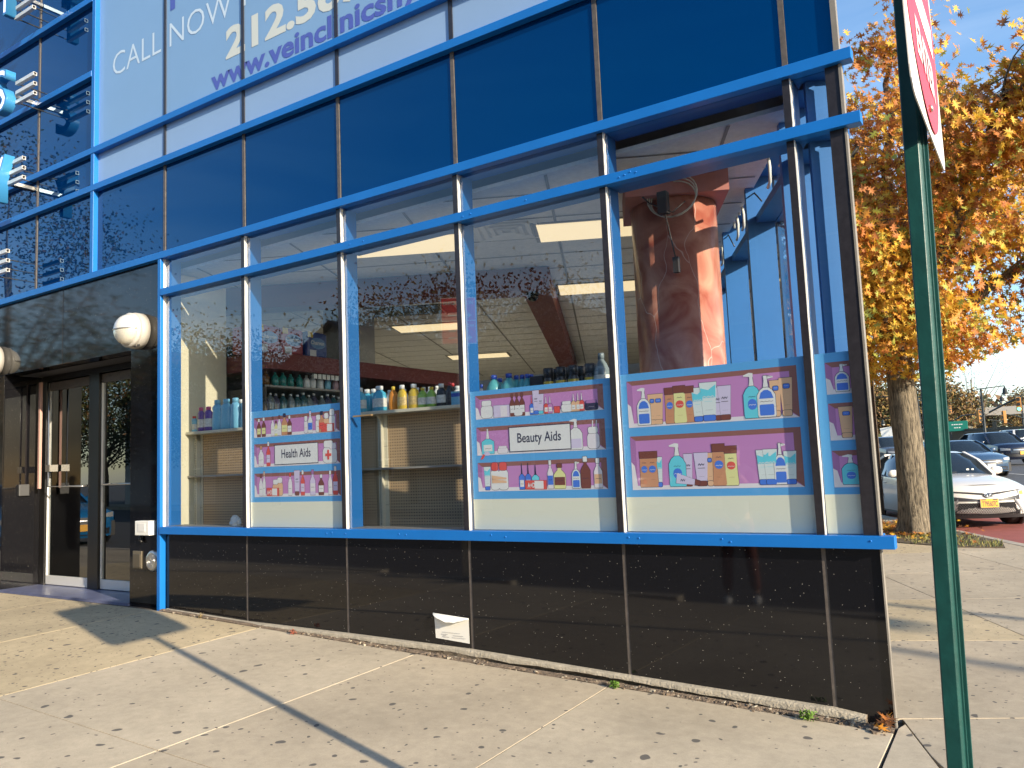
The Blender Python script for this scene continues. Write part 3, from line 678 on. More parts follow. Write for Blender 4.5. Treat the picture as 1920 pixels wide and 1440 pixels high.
def troffer(px, py, idx, lab):
    p = atZ(px, py, ZC-0.012); s_ = (p-CORN).dot(E2); t_ = (p-CORN).dot(E1)
    o = empty('ceiling_light', (p.x, p.y, ZC), R(ANG-90), lab, 'ceiling light', 'fluorescent ceiling lights')
    b = MB(); b.box(-0.60, 0.60, -0.30, 0.30, -0.010, -0.001); b.build('frame', GRID, o)
    b = MB(); b.box(-0.56, 0.56, -0.27, 0.27, -0.018, -0.0105); b.build('diffuser', LAMP, o)
troffer(1125, 430, 0, 'lit ceiling light nearest the marble column, just left of it')
troffer(1135, 539, 1, 'lit ceiling light second from the front, beside the red soffit')
troffer(812, 614, 2, 'lit ceiling light behind the red soffit, left of the security camera')
troffer(760, 462, 3, 'ceiling light close to the glass above the pegboard shelves')
troffer(898, 668, 4, 'small far ceiling light low above the blue capped bottles')
for i_, (s_, t_) in enumerate(((3.0, -6.0), (8.6, -7.4), (1.05, -2.3))):  # extra ceiling lights, added to brighten the shop interior
    q_ = fr(s_, t_)
    if q_.y < .5 or q_.x < -5: continue
    o = empty('ceiling_light', (q_.x, q_.y, ZC), R(ANG-90), ['added ceiling light deep in the shop', 'added ceiling light farther back in the shop', 'added ceiling light over the rear left aisle', 'added ceiling light over the left aisle', 'added ceiling light above the wall shelving', 'added rearmost ceiling light on the avenue side', 'added ceiling light over the front aisle', 'added ceiling light at the back along the side windows'][i_], 'ceiling light', 'fluorescent ceiling lights')
    b = MB(); b.box(-0.60, 0.60, -0.30, 0.30, -0.010, -0.001); b.build('frame', GRID, o)
    b = MB(); b.box(-0.56, 0.56, -0.27, 0.27, -0.018, -0.0105); b.build('diffuser', LAMP, o)
v = atZ(775, 583, ZC-.012); b = MB(); o = empty('ceiling_vent', (v.x, v.y, ZC), R(ANG-90), 'dark slatted air vent in the ceiling behind the red soffit', 'air vent')
b.box(-0.6, 0.6, -0.3, 0.3, -0.012, -0.001); b.build('backing', M('vent_dark', (0.05, 0.05, 0.05), 0.7), o)
b = MB(); [b.bar((-0.6+0.2*k, -0.3, -0.02), (-0.6+0.2*k, 0.3, -0.02), 0.02, 0.014) for k in range(7)]; b.build('slats', GRID, o)
v = atZ(950, 433, ZC-.012); o = empty('ceiling_vent', (v.x, v.y, ZC), R(ANG-90), 'pale square stepped air diffuser in the ceiling near the front glass', 'air vent')
for k in range(4):
    b = MB(); w_ = 0.29-0.07*k; z = -0.012-0.004*k
    b.add([(-w_, -w_, z), (w_, -w_, z), (w_, w_, z), (-w_, w_, z), (-w_+.04, -w_+.04, z+.006), (w_-.04, -w_+.04, z+.006), (w_-.04, w_-.04, z+.006), (-w_+.04, w_-.04, z+.006)], [(0, 1, 5, 4), (1, 2, 6, 5), (2, 3, 7, 6), (3, 0, 4, 7)])
    b.build('ring', WHITE, o)
# security camera dome under the soffit corner
p = sc_ + E2*0.14 + E1*-0.2
o = empty('security_camera', (p.x+.02, p.y-.02, 3.40), 0, 'small black security camera dome under the corner of the red soffit', 'security camera')
b = MB(); b.lathe([(0.07, 0), (0.07, -0.03)], 16); b.build('mount', BLACK, o)
b = MB(); b.lathe([(0.062, -0.03), (0.058, -0.06), (0.04, -0.085), (0.012, -0.096)], 16); b.build('dome', M('smoked_dome', (0.01, 0.01, 0.01), 0.1), o)
# ---------------------------------------------------------------- lettering on the film, lit blade letters, wall fittings
def fit_text(body, x0, x1, z0, cap, mt, parent, y=0.0015, bold=0.0, name='lettering', flip=False, xf=None):
    o = text_obj(body, 1.0, mt, None, Matrix.Identity(4), name, bold=bold)
    me = o.data; xsv = [v.co.x for v in me.vertices]; a, c = min(xsv), max(xsv)
    sz = cap/0.70
    for v in me.vertices:
        X = x0+(v.co.x-a)/(c-a)*(x1-x0); 
        if flip: X = x1-(X-x0)
        q = Vector((X, y, z0+v.co.y*sz)); v.co = xf @ q if xf is not None else q
    if parent is bld: o.parent = bld; o.location = -BL
    elif parent is not None: o.parent = parent
    return o
fit_text('CALL NOW', -0.955, 1.06, 5.955, 0.262, WLET, bld, bold=-0.008)
fit_text('FOR', 1.235, 1.85, 5.976, 0.262, WLET, bld, bold=-0.008)
fit_text('212.567', 0.967, 2.80, 5.545, 0.288, CLET, bld, bold=0.035)
fit_text('www.veinclinicsny', 0.745, 3.36, 5.285, 0.195, VLET, bld, bold=0.028)
fit_text('I', 0.085, 0.165, 6.357, 0.3, VLET, bld, bold=0.03)

NEON = M('lit_letter_face', (0.7, 0.7, 0.8), 0.4, emit=(0.75, 0.72, 1.0), estr=0.55)
RETC = M('cyan_letter_side', (0.04, 0.22, 0.46), 0.3)
def blade_letter(ch, px, py_c, h, lab, Y=-0.42, wd=0.36):
    p = atY(px, py_c, Y)
    o = empty('channel_letter', (p.x-wd/2, -0.2, p.z), 0, lab, 'sign letter', 'lit letters of the vertical sign')
    t = text_obj(ch, 1.0, RETC, None, Matrix.Identity(4), 'letter_body', bold=0.02, depth=0.055)
    xsv = [v.co.x for v in t.data.vertices]; ysv = [v.co.y for v in t.data.vertices]
    a, c, d0, d1 = min(xsv), max(xsv), min(ysv), max(ysv)
    for v in t.data.vertices: v.co = Vector(((v.co.x-(a+c)/2)/(c-a)*wd, -0.165-v.co.z, (v.co.y-(d0+d1)/2)/(d1-d0)*h))
    t.parent = o
    t2 = text_obj(ch, 1.0, NEON, None, Matrix.Identity(4), 'letter_face', bold=-0.012)
    for v in t2.data.vertices: v.co = Vector(((v.co.x-(a+c)/2)/(c-a)*wd, -0.223, (v.co.y-(d0+d1)/2)/(d1-d0)*h))
    t2.parent = o
    b = MB(); b.bar((0, -.12, 0), (0, 0.2, 0), 0.04); b.build('stand_off', STEEL, o)
    return o
blade_letter('T', 24, -30, 0.62, 'lit blue letter cut by the top edge, uppermost of the vertical sign')
blade_letter('S', 12, 163, 0.52, 'lit blue letter S in the vertical sign at upper left')
blade_letter('Y', 8, 330, 0.52, 'lit blue letter below the S in the vertical sign')
def tube_trio(px, ys_, lab):
    o = None
    for py in ys_:
        p = atY(px, py, -0.30)
        if o is None: o = empty('sign_tubes', p, 0, lab, 'metal tubes', 'silver tubes beside the vertical sign')
        q = p-o.location; b = MB()
        for (y0, y1, z0, z1) in ((-.02, .02, .016, .02), (-.02, .02, -.02, -.016), (-.02, -.016, -.016, .016), (.016, .02, -.016, .016)):
            b.box(q.x-0.41, q.x, q.y+y0, q.y+y1, q.z+z0, q.z+z1)
        b.box(q.x-.41, q.x-.02, q.y-.016, q.y+.016, q.z-.016, q.z+.016, 1); b.bar((q.x-.40, q.y, q.z), (q.x-.40, 0.3, q.z), .012, mi=1)
        b.build('tube', [ALU, BLACK], o)
    return o
tube_trio(66, (138, 156, 174), 'three silver square tubes beside the letter S')
tube_trio(64, (13, -5, -23), 'three silver square tubes beside the uppermost letter')
tube_trio(45, (296, 314, 332), 'three silver square tubes beside the letter below the S')
tube_trio(15, (470, 488, 506), 'three silver square tubes lowest on the vertical sign')
def wall_lamp(x, z, lab):
    o = empty('wall_lamp', (x, 0, z), 0, lab, 'wall lamp', 'round bulkhead lamps over the entrance')
    MX = Matrix.Rotation(R(90), 4, 'X')
    b = MB(); b.lathe([(0.185, 0), (0.185, 0.07), (0.178, 0.085), (0.165, 0.09)], 40, mat=MX); b.build('base', M('lamp_grey_enamel', (0.42, 0.40, 0.36), 0.45), o)
    b = MB(); b.lathe([(0.168, 0.088), (0.176, 0.10), (0.176, 0.125), (0.16, 0.135)], 40, mat=MX); b.build('ring', M('lamp_ring', (0.55, 0.53, 0.48), 0.35), o)
    prof = [(0.158*math.cos(a), 0.130+0.125*math.sin(a)) for a in [R(k) for k in range(0, 90, 9)]]+[(0.004, 0.255)]
    b = MB(); b.lathe(prof, 40, mat=MX)
    lo = MB(); hi = MB()
    for f in b.f:
        zc = sum(b.v[i][2] for i in f)/len(f)
        (hi if zc > 0 else lo).add([b.v[i] for i in f], [tuple(range(len(f)))], 0, True)
    FRO = M('frosted_lens', (0.62, 0.60, 0.54), 0.3, coat=0.6); CLR = M('ribbed_lens', (0.75, 0.72, 0.62), 0.18, metal=0.35, coat=0.5, bump=0.3, bscale=90)
    hi.build('upper_lens', FRO, o); lo.build('lower_lens', CLR, o)
    b = MB(); b.box(-0.17, 0.17, -0.262, -0.13, -0.004, 0.004); 
    c = MB(); c.tube([(0.162*math.cos(a), -0.130-0.129*math.sin(a), 0) for a in [math.pi*k/20 for k in range(21)]], 0.005, 6); c.build('lens_rib', STEEL, o)
    for sx in (-.06, .0): 
        q = MB(); q.lathe([(0.012, 0), (0.012, 0.02)], 8, c=(sx+.12, -.09, -.175)); q.build('clip', BLACK, o)
wall_lamp(-0.42, 3.065, 'round bulkhead lamp beside the first shop window over the doors')
wall_lamp(-3.42, 3.075, 'round bulkhead lamp at the left picture edge beyond the doors')
o = empty('intercom_box', (-0.235, 0, 1.08), 0, 'small white plastic box on the granite pier beside the blue upright', 'junction box')
b = MB(); b.box(-.135, .10, -.075, -.002, -.065, .075); b.build('case', WHITE, o, bevel=0.006)
b = MB(); b.box(-.08, .04, -.079, -.0755, -.03, .05); b.build('cover', M('pale_cover', (.72, .71, .68), .4), o, bevel=0.003)
b = MB(); b.tube([(-.12, -.02, -.06), (-.13, -.02, -.11), (-.10, -.02, -.14)], .014, 8); b.build('cable_gland', BLACK, o)
b = MB(); b.lathe([(.012, 0), (.012, .012)], 10, mat=Matrix.Translation((.10, -.04, .01)) @ Matrix.Rotation(R(90), 4, 'Y')); b.build('lock', ALU, o)
o = empty('wall_vent', (-0.165, 0, 0.765), 0, 'round stainless grille set low in the granite pier', 'grille')
MX = Matrix.Rotation(R(90), 4, 'X')
b = MB(); b.lathe([(.105, 0), (.105, .012), (.09, .03), (.075, .032)], 32, mat=MX); b.build('rim', STEEL, o)
b = MB(); b.lathe([(.074, 0.001), (.074, .026)], 28, mat=MX); b.build('recess', BLACK, o)
b = MB()
for r_ in (.07, .055, .04, .025, .01): b.tube([(r_*math.cos(a), -.031, r_*math.sin(a)) for a in [k*math.pi/12 for k in range(25)]], .0032, 5, cap=False)
for k in range(6): a = k*math.pi/3; b.tube([(0, -.031, 0), (.07*math.cos(a), -.031, .07*math.sin(a))], .003, 5)
b.build('grille', STEEL, o)
o = empty('wall_hatch', (-0.43, 0, 0.77), 0, 'small square metal flap beside the round grille', 'flap')
b = MB(); b.box(-.075, .075, -.012, -.001, -.085, .085); b.build('frame', M('bronze_metal', (.20, .17, .12), .4, metal=.5), o, bevel=.002)
b = MB(); b.box(-.062, .062, -.02, -.0125, -.075, .055); b.build('flap', M('bronze_flap', (.13, .11, .08), .4, metal=.5), o, bevel=.003)
# torn paper notice taped to the granite
PAPER = M('white_paper', (.76, .75, .70), .7); PRT = M('faint_print', (.30, .30, .32), .8)
o = empty('paper_notice', (3.48, 0, 0.40), 0, 'torn white card taped low on the black granite near the pavement', 'notice')
b = MB(); ang = 0.06
b.add([(-.158, -.006, .085), (.155, -.006, .075), (.155, -.004, -.102), (-.150, -.004, -.085)], [(0, 1, 2, 3)]); b.add([(-.158, -.003, .085), (.155, -.003, .075), (.155, -.002, -.102), (-.150, -.002, -.085)], [(3, 2, 1, 0)]); b.build('card', PAPER, o)
b = MB(); n_ = 14; top_ = []; bot = []
for k in range(n_+1):
    t = k/n_; x = -.168+.325*t; top_.append((x, -.008, .094-.018*t)); dz = (.012+.035*math.sin(math.pi*min(1, t*1.05))*(0.4+0.6*t))+rnd.uniform(-.003, .003)
    bot.append((x, -.010-.055*math.sin(math.pi*t)**.7, .094-.018*t-dz))
b.add(top_+bot, [(k, k+1, n_+2+k, n_+1+k) for k in range(n_)], 0, True); b.build('torn_flap', PAPER, o)
b = MB()      # print too small to read: short broken strokes in the same lines
for (x0, x1, z0, h) in ((-.09, .075, -.040, .003), (-.095, -.035, -.055, .004), (-.078, -.052, -.064, .004), (-.088, -.022, -.073, .004), (.01, .105, -.058, .004), (.0, .125, -.072, .003)):
    x = x0
    while x < x1:
        l = rnd.uniform(.003, .007); y_ = -.0067+(z0+.1)*.012
        b.add([(x, y_-.0016, z0), (x+l*.7, y_-.0016, z0-.0004), (x+l*.7, y_-.0016, z0+h), (x, y_-.0016, z0+h)], [(0, 1, 2, 3)]); x += l
b.build('print', PRT, o)
# ---------------------------------------------------------------- printed window posters
PC = [('poster_blue', (0.131, 0.473, 0.93)), ('poster_mauve', (0.665, 0.297, 0.647)), ('poster_brown', (0.35, 0.149, 0.131)), ('poster_lilac', (0.93, 0.875, 0.93)), ('poster_cream', (0.93, 0.93, 0.77)),
      ('poster_white', (0.93, 0.93, 0.93)), ('poster_ink', (0.035, 0.035, 0.088)), ('poster_tan', (0.735, 0.35, 0.193)), ('poster_cyan', (0.175, 0.77, 0.93)), ('poster_royal', (0.088, 0.245, 0.875)),
      ('poster_yellow', (0.93, 0.91, 0.42)), ('poster_dkbrown', (0.245, 0.079, 0.061)), ('poster_pale', (0.84, 0.93, 0.93)), ('poster_red', (0.875, 0.122, 0.105)), ('poster_lavender', (0.787, 0.7, 0.93)),
      ('poster_peach', (0.93, 0.578, 0.35)), ('poster_shadow', (0.473, 0.21, 0.49)), ('poster_sign', (0.93, 0.93, 0.93))]
PM = [M(n_, c, .55, coat=.25) for n_, c in PC]
BLU, MAU, BRO, LIL, CRE, WHI, INK, TAN, CYA, ROY, YEL, DKB, PAL, RED, LAV, PEA, SHA, SGN = range(18)
PY = 0.0195
def pp(b, pts, mi, ly): b.add([(x, PY-0.00035*ly, z) for x, z in pts], [tuple(range(len(pts)))], mi)
def rr(x0, x1, z0, z1, r=0.2):
    w_, h = x1-x0, z1-z0; r *= min(w_, h); o_ = []
    for cx, cz, a0 in ((x1-r, z0+r, -90), (x1-r, z1-r, 0), (x0+r, z1-r, 90), (x0+r, z0+r, 180)):
        for k in range(4): a = R(a0+30*k); o_.append((cx+r*math.cos(a), cz+r*math.sin(a)))
    return o_
def grow(pts, d):
    cx = sum(p[0] for p in pts)/len(pts); cz = sum(p[1] for p in pts)/len(pts); o_ = []
    for x, z in pts:
        l = math.hypot(x-cx, z-cz) or 1; o_.append((x+(x-cx)/l*d, z+(z-cz)/l*d))
    return o_
def inked(b, pts, mi, ly): pp(b, grow(pts, 0.0028), INK, ly-0.5); pp(b, pts, mi, ly)
def scrib(b, x0, x1, z, h, mi, ly, n=5):
    pts = [(x0+(x1-x0)*k/n, z+(h if k % 2 else 0)) for k in range(n+1)]
    for k in range(n):
        (xa, za), (xb, zb) = pts[k], pts[k+1]; t = h*.28
        pp(b, [(xa, za-t), (xb, zb-t), (xb, zb+t), (xa, za+t)], mi, ly)
def item(b, kind, x, z, w_, h, c1, c2=WHI, c3=None, ly=4):
    X = lambda u: x+(u-.5)*w_; Z = lambda v: z+v*h
    if kind in ('pump', 'pumpr'):
        s_ = -1 if kind == 'pump' else 1; c3 = c3 if c3 is not None else c1
        pp(b, [(x+s_*w_*.42, Z(.955)), (x+s_*w_*.42, Z(.925)), (X(.62), Z(.90)), (X(.62), Z(.985)), (X(.4), Z(1.0))][::1], WHI, ly+.3)
        inked(b, [(X(.36), Z(.70)), (X(.64), Z(.70)), (X(.60), Z(.86)), (X(.60), Z(.98)), (X(.40), Z(.98)), (X(.42), Z(.86))], WHI, ly)
        inked(b, [(X(0.02), Z(.05)), (X(.06), Z(0)), (X(.94), Z(0)), (X(.98), Z(.05)), (X(.98), Z(.52)), (X(.82), Z(.64)), (X(.64), Z(.70)), (X(.36), Z(.70)), (X(.18), Z(.64)), (X(.02), Z(.52))], c1, ly+1)
        if c3 == ROY:
            pp(b, rr(X(.12), X(.88), Z(.04), Z(.30), .12), ROY, ly+2); pp(b, [(X(.12), Z(.44)), (X(.88), Z(.44)), (X(.78), Z(.58)), (X(.6), Z(.64)), (X(.4), Z(.64)), (X(.22), Z(.58))], ROY, ly+2)
            pp(b, [(X(.08), Z(.31)), (X(.92), Z(.31)), (X(.92), Z(.43)), (X(.08), Z(.43))], WHI, ly+2.2); scrib(b, X(.16), X(.84), Z(.36), h*.018, INK, ly+3, 7)
        elif c3 == CYA:
            pp(b, rr(X(.25), X(.75), Z(.18), Z(.42), .5), ROY, ly+2); scrib(b, X(.3), X(.7), Z(.28), h*.02, WHI, ly+3); scrib(b, X(.3), X(.7), Z(.46), h*.015, INK, ly+3)
        else: pp(b, rr(X(.1), X(.9), Z(.05), Z(.35), .1), LAV, ly+2)
    elif kind == 'tube':
        c3 = c3 if c3 is not None else INK
        inked(b, [(X(.0), Z(1)), (X(.14), Z(.15)), (X(.86), Z(.15)), (X(1), Z(1))], c1, ly); inked(b, rr(X(.15), X(.85), Z(0), Z(.15), .3), c2, ly+1)
        if c1 == PAL or c1 == WHI:
            pp(b, [(X(.06), Z(.86)), (X(.10), Z(.60)), (X(.90), Z(.60)), (X(.94), Z(.93)), (X(.5), Z(.80))], CYA, ly+2); scrib(b, X(.16), X(.84), Z(.61), h*.035, WHI, ly+3, 6); scrib(b, X(.25), X(.7), Z(.5), h*.01, CYA, ly+3)
        elif c1 == PEA: inked(b, rr(X(.3), X(.78), Z(.72), Z(.84), .3), ROY, ly+2); scrib(b, X(.38), X(.7), Z(.78), h*.012, WHI, ly+3)
        else: scrib(b, X(.28), X(.72), Z(.62), h*.05, INK, ly+2, 5); pp(b, [(X(.25), Z(.53)), (X(.75), Z(.53)), (X(.75), Z(.545)), (X(.25), Z(.545))], INK, ly+2)
        scrib(b, X(.3), X(.7), Z(.28), h*.006, c3, ly+2)
    elif kind == 'oval':       # shampoo style bottle
        inked(b, [(X(.06), Z(0)), (X(.94), Z(0)), (X(1), Z(.05)), (X(.94), Z(.4)), (X(.94), Z(.80)), (X(.06), Z(.80)), (X(.06), Z(.4)), (X(0), Z(.05))], c1, ly)
        inked(b, [(X(.04), Z(.81)), (X(.96), Z(.81)), (X(.98), Z(1)), (X(.02), Z(1))], c2, ly+1)
        pp(b, rr(X(.18), X(.82), Z(.40), Z(.60), .5), c3 if c3 is not None else ROY, ly+2); scrib(b, X(.25), X(.75), Z(.47), h*.02, WHI, ly+3); scrib(b, X(.3), X(.7), Z(.67), h*.02, INK, ly+2, 4); scrib(b, X(.3), X(.7), Z(.2), h*.006, DKB, ly+2)
    elif kind == 'bottle':
        inked(b, [(X(.04), Z(0)), (X(.96), Z(0)), (X(1), Z(.06)), (X(1), Z(.55)), (X(.80), Z(.68)), (X(.66), Z(.74)), (X(.66), Z(.84)), (X(.34), Z(.84)), (X(.34), Z(.74)), (X(.20), Z(.68)), (X(0), Z(.55)), (X(0), Z(.06))], c1, ly)
        inked(b, rr(X(.28), X(.72), Z(.83), Z(1), .2), c2, ly+1)
        pp(b, [(X(.05), Z(.14)), (X(.95), Z(.14)), (X(.95), Z(.46)), (X(.05), Z(.46))], c3 if c3 is not None else WHI, ly+2); scrib(b, X(.18), X(.82), Z(.30), h*.02, INK, ly+3, 4)
    elif kind == 'jar':
        inked(b, rr(X(0), X(1), Z(0), Z(.72), .3), c1, ly); inked(b, rr(X(.1), X(.9), Z(.70), Z(1), .3), c2, ly+1); scrib(b, X(.25), X(.75), Z(.32), h*.03, c3 if c3 is not None else INK, ly+2, 3)
    elif kind == 'box':
        inked(b, [(X(0), Z(0)), (X(1), Z(-.04)), (X(1), Z(.96)), (X(0), Z(1))], c1, ly); pp(b, [(X(.44), Z(.04)), (X(.86), Z(.02)), (X(.86), Z(.9)), (X(.44), Z(.92))], c2, ly+1)
    elif kind == 'drop':
        inked(b, [(X(0), Z(0)), (X(1), Z(0)), (X(1), Z(.48)), (X(.62), Z(.60)), (X(.38), Z(.60)), (X(0), Z(.48))], c1, ly); inked(b, [(X(.38), Z(.60)), (X(.62), Z(.60)), (X(.54), Z(1)), (X(.46), Z(1))], c2, ly+1)
        pp(b, [(X(.15), Z(.1)), (X(.85), Z(.1)), (X(.85), Z(.36)), (X(.15), Z(.36))], WHI, ly+2); scrib(b, X(.25), X(.75), Z(.2), h*.02, INK, ly+3, 3)
def niche(b, x0, x1, z0, z1, cut=False):
    pp(b, [(x0, z0), (x1, z0), (x1, z1), (x0, z1)], MAU, 1)
    lw, rw, th, bh = .037, (.042 if not cut else 0), .030, .026
    pp(b, [(x0, z1), (x0+lw, z1-th), (x1-rw, z1-th), (x1, z1)], BRO, 2)
    if not cut: pp(b, [(x1-rw, z1-th), (x1-rw, z0+bh+.008), (x1, z0), (x1, z1)], BRO, 2.05)
    pp(b, [(x0, z0), (x0+lw, z0+bh), (x0+lw, z1-th), (x0, z1)], SHA, 2.1)
    pp(b, [(x0, z0), (x1, z0), (x1-rw, z0+bh), (x0+lw, z0+bh)], LIL, 2.2); pp(b, [(x0, z0), (x0+lw, z0+bh), (x0+lw*.6, z0+(z1-z0)*.45), (x0, z0+(z1-z0)*.52)], LIL, 2.3)
def poster(x0, x1, z1, rows, label, cut=False, creamz=1.103):
    b = MB(); b.box(x0, x1, PY, PY+.0018, creamz, z1, BLU)
    pp(b, [(x0, creamz), (x1, creamz), (x1, 1.318), (x0, 1.318)], CRE, 1)
    for (rx0, rx1, rz0, rz1) in rows: niche(b, rx0, rx1, rz0, rz1, cut)
    return b
def fin(b, label):
    o = b.build('window_poster', PM); return tag(o, label, 'poster', 'printed posters in the shop windows')
def sign_board(b, x0, x1, z0, z1):
    pp(b, [(x0, z0), (x1, z0), (x1, z1), (x0, z1)], INK, 8); pp(b, [(x0+.006, z0+.006), (x1-.006, z0+.006), (x1-.006, z1-.006), (x0+.006, z1-.006)], SGN, 9)
def slab_text(body, x0, x1, z0, cap, parent):
    t = fit_text(body, x0, x1, z0, cap, PM[INK], parent, y=PY-.0036, bold=0.012); return t
# Beauty Aids
b = poster(3.70, 4.842, 2.098, [(3.748, 4.785, 1.892, 2.064), (3.748, 4.785, 1.631, 1.834), (3.748, 4.785, 1.373, 1.578)], '')
def row(px0, px1, X0, X1, z, sc, items):
    for it in items:
        kind, px, pw, ph = it[:4]; item(b, kind, X0+(px-px0)/(px1-px0)*(X1-X0), z+(it[7] if len(it) > 7 else 0), pw*sc, ph*sc, *it[4:7], ly=3+.4*items.index(it))
row(190, 1570, 3.748, 4.785, 1.897, .00072, [('jar', 320, 145, 175, WHI, WHI, LIL), ('box', 490, 190, 120, LAV, LIL), ('bottle', 615, 55, 220, DKB, DKB, WHI), ('bottle', 668, 55, 220, DKB, DKB, WHI), ('bottle', 725, 60, 220, DKB, DKB, WHI), ('jar', 680, 95, 90, WHI, WHI, LIL),
    ('drop', 830, 45, 180, ROY, RED, None), ('tube', 878, 75, 230, LAV, ROY, None), ('tube', 928, 72, 190, LAV, CYA, None), ('drop', 985, 48, 160, RED, WHI, None), ('drop', 1028, 48, 160, MAU, WHI, None), ('box', 1098, 62, 60, RED, RED), ('jar', 1200, 115, 100, WHI, WHI, LIL),
    ('drop', 1272, 50, 165, PEA, WHI, None), ('drop', 1318, 50, 165, PEA, WHI, None), ('drop', 1355, 50, 165, RED, WHI, None), ('jar', 1450, 135, 90, INK, SHA, LAV)])
row(200, 1590, 3.748, 4.785, 1.640, .00072, [('drop', 330, 150, 250, CYA, WHI, None), ('jar', 500, 120, 70, LIL, LIL, LAV), ('pump', 1295, 145, 285, WHI, WHI, WHI), ('jar', 1470, 125, 200, LIL, WHI, LIL)])
for k, dx_ in ((0, .0), (1, .028)): pp(b, [(4.69+dx_, 1.78), (4.696+dx_, 1.78), (4.702+dx_, 1.826), (4.694+dx_, 1.826)], WHI, 6)
pp(b, [(3.775, 1.60), (3.80, 1.605), (3.82, 1.632), (3.80, 1.638)], RED, 6); pp(b, rr(3.81, 3.86, 1.628, 1.656, .5), LAV, 6.5)
row(215, 1610, 3.748, 4.785, 1.382, .00072, [('tube', 325, 82, 230, PAL, ROY, None), ('jar', 415, 100, 270, WHI, RED, PEA), ('jar', 510, 112, 270, WHI, RED, PEA), ('drop', 720, 64, 250, ROY, INK, None), ('drop', 790, 64, 250, ROY, INK, None), ('drop', 870, 80, 230, CYA, INK, None),
    ('bottle', 1030, 62, 270, LIL, WHI, ROY), ('bottle', 1128, 125, 235, YEL, DKB, DKB), ('pumpr', 1298, 92, 250, PAL, WHI, ROY), ('bottle', 1395, 100, 290, DKB, WHI, DKB), ('bottle', 1520, 85, 270, LIL, WHI, PEA), ('box', 870, 240, 85, RED, WHI)])
for zz in (1.43, 1.455): pp(b, [(3.87, zz), (3.995, zz), (3.995, zz+.012), (3.87, zz+.03)], PEA, 7)
sign_board(b, 4.029, 4.529, 1.643, 1.820)
BEA = fin(b, 'poster of painted shelves with toiletries and a board reading Beauty Aids')
slab_text('Beauty Aids', 4.10, 4.452, 1.708, .066, BEA); fit_text('A+D', 4.168, 4.228, 1.394, .032, PM[WHI], BEA, y=PY-.0036, bold=.03)
# Health Aids
b = poster(1.252, 2.388, 2.122, [(1.306, 2.370, 1.886, 2.062), (1.306, 2.370, 1.625, 1.829), (1.306, 2.370, 1.362, 1.569)], '')
row(250, 1300, 1.306, 2.37, 1.893, .00086, [('bottle', 315, 60, 185, DKB, WHI, YEL), ('bottle', 378, 62, 195, DKB, WHI, YEL), ('bottle', 495, 55, 195, LIL, DKB, WHI), ('bottle', 538, 50, 150, YEL, DKB, WHI), ('bottle', 580, 58, 200, LIL, DKB, WHI), ('bottle', 645, 85, 215, TAN, INK, YEL), ('bottle', 708, 62, 190, DKB, WHI, WHI),
    ('jar', 908, 50, 170, LIL, WHI, PEA), ('bottle', 960, 62, 215, WHI, LAV, ROY), ('jar', 1055, 70, 170, WHI, WHI, RED), ('bottle', 1095, 80, 200, TAN, INK, RED), ('jar', 1150, 70, 180, PEA, WHI, RED), ('jar', 1215, 80, 215, WHI, WHI, RED), ('box', 1165, 175, 80, RED, WHI)])
row(250, 1300, 1.306, 2.37, 1.632, .00086, [('bottle', 340, 78, 210, LIL, TAN, WHI), ('bottle', 435, 60, 245, RED, WHI, LAV), ('jar', 1215, 110, 190, WHI, LIL, LIL), ('jar', 1165, 150, 215, WHI, WHI, WHI)])
cx_, cz_ = 2.233, 1.70
pp(b, [(cx_-.035, cz_-.011), (cx_+.035, cz_-.011), (cx_+.035, cz_+.011), (cx_-.035, cz_+.011)], RED, 9); pp(b, [(cx_-.011, cz_-.04), (cx_+.011, cz_-.04), (cx_+.011, cz_+.04), (cx_-.011, cz_+.04)], RED, 9.2)
row(250, 1310, 1.306, 2.37, 1.372, .00084, [('bottle', 335, 58, 225, LIL, DKB, WHI), ('bottle', 378, 42, 255, WHI, PEA, WHI), ('jar', 525, 90, 165, PEA, WHI, WHI), ('jar', 580, 90, 185, PEA, WHI, WHI), ('bottle', 710, 58, 230, LIL, RED, WHI), ('tube', 795, 85, 250, LAV, DKB, None), ('bottle', 865, 58, 250, RED, WHI, LAV),
    ('bottle', 985, 75, 250, LAV, SHA, LIL), ('bottle', 1085, 75, 200, DKB, WHI, WHI), ('bottle', 1190, 55, 235, LIL, WHI, WHI), ('bottle', 1250, 66, 275, RED, WHI, LAV), ('box', 490, 185, 82, RED, WHI)])
sign_board(b, 1.574, 2.116, 1.636, 1.811)
HEA = fin(b, 'poster of painted shelves with medicines and a board reading Health Aids')
slab_text('Health Aids', 1.665, 2.025, 1.695, .074, HEA); fit_text('A+D', 1.475, 1.535, 1.384, .036, PM[WHI], HEA, y=PY-.0036, bold=.03)
# large poster without a board
b = poster(4.912, 6.079, 2.108, [(4.957, 6.026, 1.760, 2.060), (4.960, 6.024, 1.363, 1.704)], '')
row(85, 1780, 4.957, 6.026, 1.772, .00064, [('tube', 350, 85, 300, PEA, PEA, None), ('tube', 415, 112, 300, PEA, PEA, None), ('pump', 260, 150, 375, WHI, WHI, ROY), ('oval', 540, 105, 350, TAN, DKB, ROY), ('oval', 745, 105, 350, TAN, DKB, ROY), ('oval', 645, 130, 362, YEL, DKB, RED),
    ('tube', 830, 120, 325, PAL, ROY, None), ('tube', 1030, 85, 310, LAV, DKB, None), ('tube', 940, 172, 368, PAL, ROY, None), ('tube', 1098, 132, 322, LAV, DKB, None), ('pump', 1360, 165, 420, CYA, WHI, CYA), ('tube', 1578, 100, 330, PEA, PEA, None), ('tube', 1675, 118, 345, PEA, PEA, None), ('pumpr', 1492, 172, 388, WHI, WHI, ROY)])
